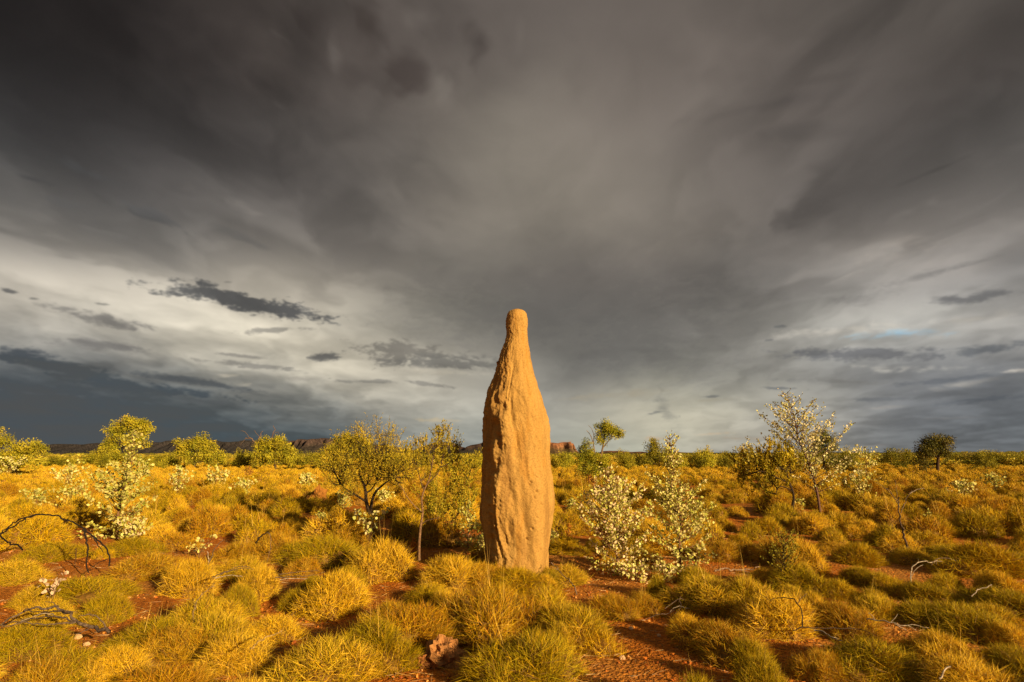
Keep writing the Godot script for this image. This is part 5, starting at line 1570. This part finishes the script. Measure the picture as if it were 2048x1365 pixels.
	dead_wood("brush_heap", "heap of thin grey dead twigs behind two golden hummocks", "brush heap", [
		["twig", [Vector3(-3.076, 0.281, -6.2), Vector3(-2.928, 0.339, -6.2), Vector3(-2.802, 0.363, -6.2), Vector3(-2.648, 0.368, -6.2)], 0.005, 0.002, grey], ["twig", [Vector3(-3.05, 0.271, -6.2), Vector3(-2.899, 0.3, -6.2), Vector3(-2.769, 0.286, -6.2)], 0.005, 0.002, white], ["twig", [Vector3(-3.001, 0.3, -6.2), Vector3(-2.855, 0.378, -6.2), Vector3(-2.701, 0.388, -6.2)], 0.004, 0.002, grey],
		["twig", [Vector3(-2.434, 0.281, -6.2), Vector3(-2.281, 0.29, -6.2), Vector3(-2.076, 0.3, -6.2), Vector3(-1.924, 0.329, -6.2)], 0.005, 0.002, grey], ["twig", [Vector3(-2.381, 0.257, -6.2), Vector3(-2.228, 0.271, -6.2), Vector3(-2.099, 0.261, -6.2)], 0.004, 0.002, white], ["twig", [Vector3(-2.406, 0.31, -6.2), Vector3(-2.233, 0.329, -6.2), Vector3(-1.976, 0.344, -6.2)], 0.004, 0.002, grey]])
	dead_wood("brush_heap", "grey twig litter heaped beside the low mat of pale leaves", "brush heap", [
		["twig", [Vector3(1.431, 0.106, -5.7), Vector3(1.504, 0.158, -5.7), Vector3(1.576, 0.193, -5.7), Vector3(1.622, 0.176, -5.7)], 0.004, 0.002, grey], ["twig", [Vector3(1.476, 0.08, -5.7), Vector3(1.548, 0.123, -5.7), Vector3(1.664, 0.106, -5.7)], 0.004, 0.002, white], ["twig", [Vector3(1.522, 0.062, -5.7), Vector3(1.581, 0.115, -5.7), Vector3(1.566, 0.18, -5.7), Vector3(1.587, 0.22, -5.7)], 0.004, 0.002, grey],
		["twig", [Vector3(1.372, 0.054, -5.7), Vector3(1.452, 0.062, -5.7), Vector3(1.523, 0.093, -5.7)], 0.004, 0.002, grey], ["twig", [Vector3(1.239, 0.002, -5.7), Vector3(1.334, 0.045, -5.7), Vector3(1.428, 0.062, -5.7)], 0.004, 0.002, grey]])
	dead_wood("dead_limb", "bare dead limbs reaching up beside the round green tree", "dead tree", [
		["trunk", [Vector3(-22.489, 0.318, -52), Vector3(-22.628, 1.412, -52), Vector3(-23.019, 2.294, -52), Vector3(-23.598, 2.737, -52), Vector3(-23.974, 2.915, -52)], 0.09, 0.03, Color(0.3, 0.2, 0.14)], ["branch", [Vector3(-22.872, 2.161, -52), Vector3(-22.761, 2.959, -52), Vector3(-22.585, 3.538, -52)], 0.06, 0.02, Color(0.3, 0.2, 0.14)], ["branch", [Vector3(-22.456, 0.973, -52), Vector3(-21.778, 2.515, -52), Vector3(-21.48, 3.271, -52), Vector3(-21.534, 3.941, -52)], 0.07, 0.02, Color(0.25, 0.16, 0.12)],
		["twig", [Vector3(-23.598, 2.737, -52), Vector3(-24.105, 3.36, -52), Vector3(-24.569, 3.494, -52)], 0.03, 0.015, grey], ["twig", [Vector3(-23.925, 2.87, -52), Vector3(-24.212, 2.559, -52), Vector3(-24.445, 2.161, -52)], 0.03, 0.015, grey], ["twig", [Vector3(-22.757, 2.915, -52), Vector3(-23.104, 3.271, -52), Vector3(-23.308, 3.538, -52)], 0.03, 0.015, grey], ["twig", [Vector3(-21.517, 3.181, -52), Vector3(-21.171, 3.36, -52), Vector3(-21.014, 3.092, -52)], 0.03, 0.012, grey]])
	dead_wood("dead_limb", "grey dead twigs showing above the slim acacia sapling", "dead tree", [
		["trunk", [Vector3(-4.163, 0.567, -30), Vector3(-4.236, 1.323, -30), Vector3(-4.354, 1.83, -30), Vector3(-4.469, 2.214, -30)], 0.03, 0.015, grey], ["branch", [Vector3(-4.326, 1.78, -30), Vector3(-4.15, 1.958, -30), Vector3(-3.944, 2.035, -30)], 0.02, 0.008, grey], ["branch", [Vector3(-4.355, 1.856, -30), Vector3(-4.567, 2.009, -30), Vector3(-4.725, 2.111, -30)], 0.02, 0.008, grey], ["twig", [Vector3(-4.44, 2.111, -30), Vector3(-4.395, 2.367, -30), Vector3(-4.452, 2.521, -30)], 0.015, 0.008, grey]])


# ---------------------------------------------------------------- spinifex
var last_lobes: Array = []


func tussock_mesh(blades: int, width: float, length: float, cols: Array, lobes_n: int, steps: int, seeds := 0) -> ArrayMesh:
	# nominal radius 1, height 1
	var s := Shape.new()
	var lobes := []
	for i in lobes_n:
		var a := TAU * i / lobes_n + rng.randf() * 0.9
		var d := 0.0 if i == 0 else rng.randf_range(0.36, 0.62)
		var r := rng.randf_range(0.55, 0.74) if i == 0 else rng.randf_range(0.30, 0.55)
		lobes.append([Vector3(cos(a) * d, 0, sin(a) * d), r, rng.randf_range(0.72, 0.85) if i == 0 else rng.randf_range(0.45, 0.75), rng.randf()])
	last_lobes = lobes
	var patch := rng.randf() * 90.0
	var made := 0
	var tries := 0
	while made < blades and tries < blades * 4:
		tries += 1
		var L: Array = lobes[rng.randi() % lobes_n] if rng.randf() < 0.6 else lobes[0]
		var d := any_dir()
		d.y = absf(d.y) - 0.06
		var squash := Vector3(L[1], L[2], L[1])
		var p: Vector3 = L[0] + d * squash * rng.randf_range(0.74, 1.03)
		var hidden := false
		for M in lobes:
			if M != L and ((p - M[0]) / Vector3(M[1], M[2], M[1])).length() < 0.72:
				hidden = true
				break
		if hidden:
			continue
		var bald := noise.get_noise_3d(p.x * 1.7 + patch, p.y * 1.7, p.z * 1.7)
		if bald > 0.18 and rng.randf() < 0.7:
			continue
		made += 1
		var out := (d / squash).normalized()
		var dir := (out + Vector3(0, 0.25, 0) + any_dir() * 0.85).normalized()
		var ln := length * (rng.randf_range(0.5, 1.3) if rng.randf() < 0.93 else rng.randf_range(1.3, 1.9))
		var a := p - dir * ln * 0.5
		var bend := (any_dir() * 0.16 + Vector3(0, -0.05, 0)) * ln
		var m := p + bend * 0.5
		var tip := p + dir * ln * 0.5 + bend
		if tip.y < 0.0:
			tip.y = rng.randf() * 0.03
		if a.y < 0.0:
			a.y = 0.0
		var side := dir.cross(any_dir()).normalized() * width * 0.5
		var pick := clampf(L[3] * 0.5 + rng.randf() * 0.7, 0.0, 0.999)
		var col := vary(cols[int(pick * cols.size())], 0.35)
		if rng.randf() < 0.16:      # dead needles
			col = vary(Color(0.20, 0.115, 0.035), 0.4)
			ln *= 0.9
		if steps == 2:
			s.tri(a - side, a + side, m + side * 0.85, col)
			s.tri(a - side, m + side * 0.85, m - side * 0.85, col)
			s.tri(m - side * 0.85, m + side * 0.85, tip, col)
		else:
			s.tri(a - side, a + side, tip, col)
	for k in seeds:
		var a := rng.randf() * TAU
		var r := rng.randf() * 0.5
		var p := Vector3(cos(a) * r, 0.6, sin(a) * r)
		var q := p + Vector3(rng.randf_range(-0.2, 0.2), rng.randf_range(0.55, 0.95), rng.randf_range(-0.2, 0.2))
		var side := Vector3(cos(a + 1.0), 0, sin(a + 1.0)) * width * 0.5
		var col := vary(Color(0.6, 0.4, 0.08), 0.15)
		s.tri(p - side, p + side, q, col)
	return s.done()


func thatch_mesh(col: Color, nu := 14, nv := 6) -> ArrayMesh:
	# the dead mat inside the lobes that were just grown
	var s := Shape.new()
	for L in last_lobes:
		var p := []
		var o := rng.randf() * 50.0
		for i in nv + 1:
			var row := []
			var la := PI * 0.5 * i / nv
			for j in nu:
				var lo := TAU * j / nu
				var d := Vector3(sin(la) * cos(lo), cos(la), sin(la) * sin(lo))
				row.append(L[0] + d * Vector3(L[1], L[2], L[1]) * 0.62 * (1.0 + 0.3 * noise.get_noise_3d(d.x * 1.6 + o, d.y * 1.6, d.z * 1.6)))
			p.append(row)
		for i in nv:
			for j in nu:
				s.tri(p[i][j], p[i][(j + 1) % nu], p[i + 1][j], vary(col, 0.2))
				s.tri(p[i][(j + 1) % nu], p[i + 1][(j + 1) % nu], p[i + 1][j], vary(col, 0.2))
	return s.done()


func with_core(m: ArrayMesh) -> ArrayMesh:
	# needles and the mat under them in one mesh, for the tussocks farther off
	var st := SurfaceTool.new()
	st.begin(Mesh.PRIMITIVE_TRIANGLES)
	st.append_from(m, 0, Transform3D())
	st.append_from(thatch_mesh(Color(0.26, 0.145, 0.025), 9, 4), 0, Transform3D())
	return st.commit()


var landmarks: Array = []


func make_tussocks() -> void:
	var gold := Color(0.66, 0.42, 0.010)
	var straw := Color(0.74, 0.49, 0.045)
	var olive := Color(0.50, 0.375, 0.010)
	var green := Color(0.42, 0.33, 0.010)
	var rust := Color(0.57, 0.275, 0.012)
	var tints := [["golden", [gold, gold, straw, olive]], ["green tipped", [gold, olive, gold, green, olive]], ["straw coloured", [straw, gold, straw, gold]], ["rusty gold", [rust, gold, rust, straw]], ["olive gold", [olive, gold, gold, olive]]]
	for k in 5:
		var tone: float = [1.0, 0.82, 1.05, 0.8, 0.9][k]
		for i in tints[k][1].size():
			tints[k][1][i] = Color(tints[k][1][i].r * tone, tints[k][1][i].g * tone, tints[k][1][i].b * tone)
	var near := []
	var mid := []
	for k in 15:
		var t: Array = tints[k % 5]
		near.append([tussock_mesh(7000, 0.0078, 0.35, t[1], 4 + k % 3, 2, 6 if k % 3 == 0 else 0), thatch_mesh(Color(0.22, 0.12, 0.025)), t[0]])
	for k in 10:
		var t: Array = tints[k % 5]
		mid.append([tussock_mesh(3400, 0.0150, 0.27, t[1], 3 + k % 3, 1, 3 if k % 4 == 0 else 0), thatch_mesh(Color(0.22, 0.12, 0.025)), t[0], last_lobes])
	var far := []
	for k in 4:
		far.append(with_core(tussock_mesh(1300, 0.028, 0.24, tints[[0, 2, 4, 0][k]][1], 4, 1)))
	var list := []
	for i in range(0, NEAR_TUSSOCKS.size(), 4):
		list.append([NEAR_TUSSOCKS[i], NEAR_TUSSOCKS[i + 1], NEAR_TUSSOCKS[i + 2] * 1.30, NEAR_TUSSOCKS[i + 3] * 1.22])
	for q in [[-0.33, -7.02, 0.36, 0.36], [0.12, -6.95, 0.34, 0.30], [0.45, -7.15, 0.24, 0.22]]:
		list.append(q)
	var hand := list.size()
	# fill in the plain beyond the first row
	var grid := {}
	for q in list:
		grid_put(grid, q)
	for q in blocked:
		grid_put(grid, [q[0], q[1], q[2], 0.0])
	for q in [[Vector3(0.849, 0, -4.656), 0.5], [Vector3(1.241, 0, -5.003), 0.35], [Vector3(-1.654, 0, -4.823), 0.3], [Vector3(-2.03, 0, -5.266), 0.2], [Vector3(3.09, 0, -4.917), 0.3], [Vector3(-1.789, 0, -6.702), 0.25], [Vector3(-4.06, 0, -6.544), 0.3], [Vector3(-5.641, 0, -8.288), 0.35], [Vector3(-3.459, 0, -4.941), 0.3], [Vector3(-2.582, 0, -7.2), 0.3], [Vector3(3.137, 0, -7.944), 0.4], [Vector3(0.989, 0, -6.819), 0.3], [Vector3(0.546, 0, -4.357), 0.4], [Vector3(-0.528, 0, -4.551), 0.3], [Vector3(2.466, 0, -4.941), 0.2]]:
		grid_put(grid, [q[0].x, q[0].z, q[1], 0.0])
	for k in 110:
		var pz := rng.randf_range(-8.9, -3.3)
		var px := rng.randf_range(0.95, -0.95) * pz
		var r := rng.randf_range(0.16, 0.34)
		var q := [px, pz, r, r * rng.randf_range(0.75, 1.05) + 0.05]
		if not crowded(grid, q):
			grid_put(grid, q)
			list.append(q)
	var z := -8.6
	while z > -62.0:
		var cell := lerpf(0.62, 0.9, smoothstep(9.0, 45.0, -z))
		var x := -(0.98 * -z + 2.0)
		while x < 0.98 * -z + 3.0:
			var px := x + rng.randf() * cell
			var pz := z - rng.randf() * cell
			x += cell
			var gap := noise.get_noise_2d(px * 0.23 + 77.0, pz * 0.23)
			if gap > 0.27:
				continue
			var r := rng.randf_range(0.26, 0.60) * (1.0 - 0.25 * maxf(gap, 0.0))
			var q := [px, pz, r, r * rng.randf_range(0.8, 1.15) + 0.07]
			if crowded(grid, q):
				continue
			grid_put(grid, q)
			list.append(q)
		z -= cell
	# some beside and behind the viewer, out of the frame, so that the plain goes on
	for k in 120:
		var a := rng.randf_range(0.85, TAU - 0.85)
		var d := rng.randf_range(2.2, 9.0)
		var q := [sin(a) * d, -cos(a) * d, rng.randf_range(0.3, 0.55), rng.randf_range(0.25, 0.42)]
		if not crowded(grid, q):
			grid_put(grid, q)
			list.append(q)
	# which of them show largest
	var shown := []
	var rest := []
	for i in list.size():
		var q: Array = list[i]
		var inside: bool = q[1] < -1.5 and absf(q[0]) < -q[1] * 0.92 + q[2]
		if i < hand or inside:
			shown.append([q[2] / maxf(-q[1], 1.0) * (3.0 if i < hand else 1.0), q])
		else:
			rest.append(q)
	shown.sort_custom(func(a, b): return a[0] > b[0])
	for i in range(300, shown.size()):
		rest.append(shown[i][1])
	shown = shown.slice(0, 300)
	landmarks = [
		["the termite mound", Vector2(0.04, -7.3)], ["the yellow green sapling", v2(Vector3(-6.864, 0, -10.377))], ["the charred arching branch", v2(Vector3(-6.521, 0, -8.665))], ["the pink seedling", v2(Vector3(-4.5, 0, -5.947))], ["the weathered grey branch", v2(Vector3(-3.948, 0, -5.309))],
		["the yellow seedling", v2(Vector3(-4.566, 0, -8.745))], ["the round leaved seedling", v2(Vector3(-2.21, 0, -9.167))], ["the golden acacia's stems", v2(Vector3(-3.417, 0, -14.157))], ["the red stump of a mound", v2(Vector3(-5.918, 0, -18.037))], ["the dense silver shrub", v2(Vector3(1.341, 0, -7.568))],
		["the open silver shrub", v2(Vector3(2.172, 0, -7.751))], ["the smooth fallen branch", v2(Vector3(2.898, 0, -7.751))], ["the tall silver tree", v2(Vector3(7.326, 0, -14.049))], ["the forked dead sapling", v2(Vector3(6.366, 0, -9.634))], ["the bleached hooked branch", v2(Vector3(4.81, 0, -7.282))],
		["the bleached twiggy branch", v2(Vector3(3.366, 0, -5.395))], ["the thin dark branch", v2(Vector3(2.476, 0, -5.225))], ["the eroded earth clump", v2(Vector3(-0.541, 0, -4.423))], ["the single yellow sprout", v2(Vector3(8.361, 0, -11.817))], ["the compact silver shrub", v2(Vector3(-11.452, 0, -20.009))],
		["the round silver shrub", v2(Vector3(13.885, 0, -18.037))], ["the pale propped stick", v2(Vector3(-2.018, 0, -4.941))], ["the wispy green shrub", v2(Vector3(3.025, 0, -6.702))], ["the upswept olive shrub", v2(Vector3(-1.39, 0, -11.817))], ["the orange stalk past the mound", v2(Vector3(0.987, 0, -10.435))]]
	var told := {}
	var proto := {}
	shown.sort_custom(func(a, b): return a[1][1] > b[1][1])
	for e in shown:
		var q: Array = e[1]
		var close: bool = q[1] > -9.5
		var pool: Array = near if close else mid
		var k := rng.randi() % pool.size()
		var pick: Array = pool[k]
		var key := "%s%d" % ["n" if close else "m", k]
		var o: Node3D
		if not proto.has(key):
			o = Node3D.new()
			o.name = numbered("spinifex_hummock")
			add_child(o)
			part("foliage", pick[0], grass_mat, o)
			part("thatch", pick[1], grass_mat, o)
			proto[key] = o
		else:
			o = proto[key].duplicate()
			o.name = numbered("spinifex_hummock")
			add_child(o)
		set_tussock(o, q)
		tag(o, tussock_label(q, pick[2], told), "spinifex hummock", "spinifex hummocks on the plain")
	# the others in one mass
	var plain := thing("spinifex_grass", "golden spinifex tussocks spreading over the plain to the trees", "grass")
	plain.set_meta("kind", "stuff")
	plain.remove_meta("category")
	var sets := []
	for k in 10:
		sets.append([])
	for q in rest:
		if Vector2(q[0], q[1]).length() < 30.0:
			sets[rng.randi() % 6].append(placed(q))
		else:
			sets[6 + rng.randi() % 4].append(placed(q))
	# farther out the tussocks are broader patches
	for k in 9000:
		var d := 60.0 + 150.0 * pow(rng.randf(), 0.8)
		var a := rng.randf_range(-0.85, 0.85)
		var r := rng.randf_range(0.5, 0.95) * (0.8 + d / 260.0)
		if noise.get_noise_2d(sin(a) * d * 0.05, d * 0.05) > 0.28:
			continue
		sets[6 + k % 4].append(placed([sin(a) * d, -cos(a) * d, r, rng.randf_range(0.32, 0.5)]))
	for k in 6:
		last_lobes = mid[k][3]
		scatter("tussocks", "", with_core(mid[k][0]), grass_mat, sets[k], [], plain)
	for k in 4:
		scatter("tussocks", "", far[k], grass_mat, sets[6 + k], [], plain)


func v2(p: Vector3) -> Vector2:
	return Vector2(p.x, p.z)


func grid_put(grid: Dictionary, q: Array) -> void:
	var key := Vector2i(floori(q[0]), floori(q[1]))
	if not grid.has(key):
		grid[key] = []
	grid[key].append(q)


func crowded(grid: Dictionary, q: Array) -> bool:
	var c := Vector2i(floori(q[0]), floori(q[1]))
	for i in [-1, 0, 1]:
		for j in [-1, 0, 1]:
			for p in grid.get(c + Vector2i(i, j), []):
				if Vector2(p[0] - q[0], p[1] - q[1]).length() < (p[2] + q[2]) * 0.74:
					return true
	return false


func placed(q: Array) -> Transform3D:
	var w: float = q[2] * 1.05
	return Transform3D(Basis.from_euler(Vector3(0, rng.randf() * TAU, 0)).scaled_local(Vector3(w * rng.randf_range(0.82, 1.25), q[3] * rng.randf_range(1.0, 1.2), w * rng.randf_range(0.82, 1.2))), Vector3(q[0], ground_y(q[0], q[1]) - 0.015, q[1]))


func set_tussock(o: Node3D, q: Array) -> void:
	o.transform = placed(q)


func tussock_label(q: Array, tint: String, told: Dictionary) -> String:
	var p := Vector2(q[0], q[1])
	var best: Array = landmarks[0]
	var near := 1e9
	for L in landmarks:
		var d: float = p.distance_to(L[1])
		if d < near:
			near = d
			best = L
	var off: Vector2 = p - best[1]
	var way := ""
	if absf(off.x) > absf(off.y):
		way = "to the right of" if off.x > 0.0 else "to the left of"
	else:
		way = "in front of" if off.y > 0.0 else "behind"
	var size := "broad" if q[2] > 0.46 else ("small" if q[2] < 0.3 else "rounded")
	var key: String = size + tint + way + best[0]
	told[key] = told.get(key, 0) + 1
	var n: int = told[key]
	var order: String = ["", "second ", "third ", "fourth ", "fifth ", "sixth ", "seventh ", "eighth ", "ninth ", "tenth ", "eleventh ", "twelfth "][mini(n - 1, 11)]
	return "%s%s %s spinifex hummock %s %s" % [order, size, tint, way, best[0]] if n > 1 else "%s %s spinifex hummock %s %s" % [size, tint, way, best[0]]


# ---------------------------------------------------------------- far scrub
func make_far_scrub() -> void:
	# leafy clumps and little trees that thin out towards the horizon, too many and too small to tell apart
	var kinds := []
	for k in 3:
		var fol := Shape.new()
		for c in 26:
			var e := Vector3(rng.randf_range(-1.0, 1.0), rng.randf_range(0.25, 1.0 if k < 2 else 1.5), rng.randf_range(-1.0, 1.0))
			if k == 2:
				e.y = rng.randf_range(0.8, 1.7)
			var col := vary([Color(0.44, 0.38, 0.035), Color(0.50, 0.40, 0.05), Color(0.30, 0.28, 0.03)][k], 0.25)
			for n in 14:
				leaf(fol, e + any_dir() * 0.32 * rng.randf(), any_dir(), 0.26, 0.13, vary(col, 0.2))
		kinds.append(fol.done())
	var sets := [[], [], []]
	for k in 1500:
		var d := 75.0 + 1150.0 * pow(rng.randf(), 1.6)
		var a := rng.randf_range(-0.9, 0.9)
		var x := sin(a) * d
		var z := -cos(a) * d
		if noise.get_noise_2d(x * 0.012, z * 0.012) < -0.12 and d < 500.0:
			continue
		var h := rng.randf_range(0.45, 1.15) * (1.0 + d * 0.0004)
		var w := h * rng.randf_range(1.0, 2.2)
		var j := rng.randi() % 3 if d > 220.0 else rng.randi() % 2
		sets[j].append(Transform3D(Basis.from_euler(Vector3(0, rng.randf() * TAU, 0)).scaled_local(Vector3(w, h, w)), Vector3(x, ground_y(x, z) - 0.1, z)))
	for k in 420:   # the far line of trees under the hills
		var d := rng.randf_range(1200.0, 2600.0)
		var a := rng.randf_range(-0.85, 0.85)
		var h := rng.randf_range(0.9, 1.9)
		sets[2].append(Transform3D(Basis.from_euler(Vector3(0, rng.randf() * TAU, 0)).scaled_local(Vector3(h * 2.4, h, h * 2.4)), Vector3(sin(a) * d, ground_y(sin(a) * d, -cos(a) * d) - 0.5, -cos(a) * d)))
	var far := thing("far_scrub", "olive scrub and small trees thinning out to the horizon", "scrub")
	far.set_meta("kind", "stuff")
	far.remove_meta("category")
	for k in 3:
		scatter("foliage", "", kinds[k], leaf_mat, sets[k], [], far)


# ---------------------------------------------------------------- stones and litter
func make_stones() -> void:
	var spots := [
		[Vector3(-3.248, 0, -5.41), 0.020, "pale round pebble on bare red ground below the fallen branch"], [Vector3(-3.358, 0, -4.869), 0.024, "largest pale pebble near the corner tussock"], [Vector3(-4.105, 0, -6.522), 0.017, "small white pebble on gravel between two hummocks"],
		[Vector3(-2.1, 0, -5.911), 0.032, "white stone beside dry twigs before a golden hummock"], [Vector3(0.826, 0, -4.635), 0.022, "pale stone on the open gravel patch"], [Vector3(1.242, 0, -5.198), 0.017, "little white pebble in shade on the gravel patch"],
		[Vector3(1.04, 0, -5.366), 0.020, "rusty stone in the shade at the back of the gravel patch"], [Vector3(0.789, 0, -6.02), 0.045, "flat white stone at the edge of the sunlit hummock by the gravel"], [Vector3(-3.591, 0, -5.092), 0.03, "flat pinkish stone under the end of the fallen branch"]]
	for q in spots:
		var p: Vector3 = q[0]
		var s := Shape.new()
		var rock := lump_mesh(q[1], 0.4, int(p.x * 100.0) % 37, Color(0.62, 0.42, 0.24), 0.7)
		p.y = ground_y(p.x, p.z) + q[1] * 0.4
		var o := part("stone", rock, stone_mat, null, p)
		tag(o, q[2], "stone", "pale stones on the red ground")
	# gravel and straw
	var gs := Shape.new()
	var v := [Vector3(1, 0, 0.1), Vector3(-1, 0.1, 0), Vector3(0.1, 0, 1), Vector3(0, -0.1, -1), Vector3(0.1, 0.75, 0), Vector3(0, -0.7, 0.1)]
	for f in [[0, 4, 2], [2, 4, 1], [1, 4, 3], [3, 4, 0], [2, 5, 0], [1, 5, 2], [3, 5, 1], [0, 5, 3]]:
		gs.tri(v[f[0]], v[f[1]], v[f[2]], Color.WHITE)
	var pebble := gs.done()
	var where := []
	var cols := []
	for k in 26000:
		var d := 2.3 + 12.0 * pow(rng.randf(), 1.3)
		var a := rng.randf_range(-0.85, 0.85)
		var x := sin(a) * d
		var z := -cos(a) * d
		var patch := noise.get_noise_2d(x * 0.9 + 5.0, z * 0.9 + 3.0) + 0.25 * fine.get_noise_2d(x * 3.0, z * 3.0)
		if patch < -0.08 and rng.randf() < 0.8:
			continue
		var r := 0.004 + 0.013 * pow(rng.randf(), 2.2)
		where.append(Transform3D(Basis.from_euler(any_dir() * PI).scaled_local(Vector3(r * rng.randf_range(0.8, 1.5), r * 0.8, r)), Vector3(x, ground_y(x, z) + r * 0.3, z)))
		var c: Color = [Color(0.55, 0.18, 0.025), Color(0.42, 0.12, 0.02), Color(0.62, 0.26, 0.05), Color(0.28, 0.08, 0.02), Color(0.62, 0.32, 0.09)][rng.randi() % 5]
		cols.append(vary(c, 0.2))
	scatter("gravel", "rusty ironstone gravel strewn over the bare red ground", pebble, stone_mat, where, cols)
	var ss := Shape.new()
	ss.tri(Vector3(-1, 0, -0.03), Vector3(-1, 0, 0.03), Vector3(1, 0.05, 0), Color.WHITE)
	ss.tri(Vector3(-1, 0, 0), Vector3(-1, 0.06, 0), Vector3(1, 0.05, 0), Color.WHITE)
	var straw := ss.done()
	where = []
	cols = []
	for k in 9000:
		var d := 2.3 + 11.0 * pow(rng.randf(), 1.2)
		var a := rng.randf_range(-0.85, 0.85)
		var x := sin(a) * d
		var z := -cos(a) * d
		var r := rng.randf_range(0.03, 0.09)
		where.append(Transform3D(Basis.from_euler(Vector3(rng.randf_range(-0.2, 0.2), rng.randf() * TAU, rng.randf_range(-0.2, 0.3))).scaled_local(Vector3(r, r * 0.9, r * 0.9)), Vector3(x, ground_y(x, z) + 0.006, z)))
		cols.append(vary([Color(0.5, 0.32, 0.12), Color(0.34, 0.2, 0.09), Color(0.55, 0.42, 0.24)][k % 3], 0.2))
	scatter("grass_litter", "broken straw and twigs littering the bare ground", straw, grass_mat, where, cols)
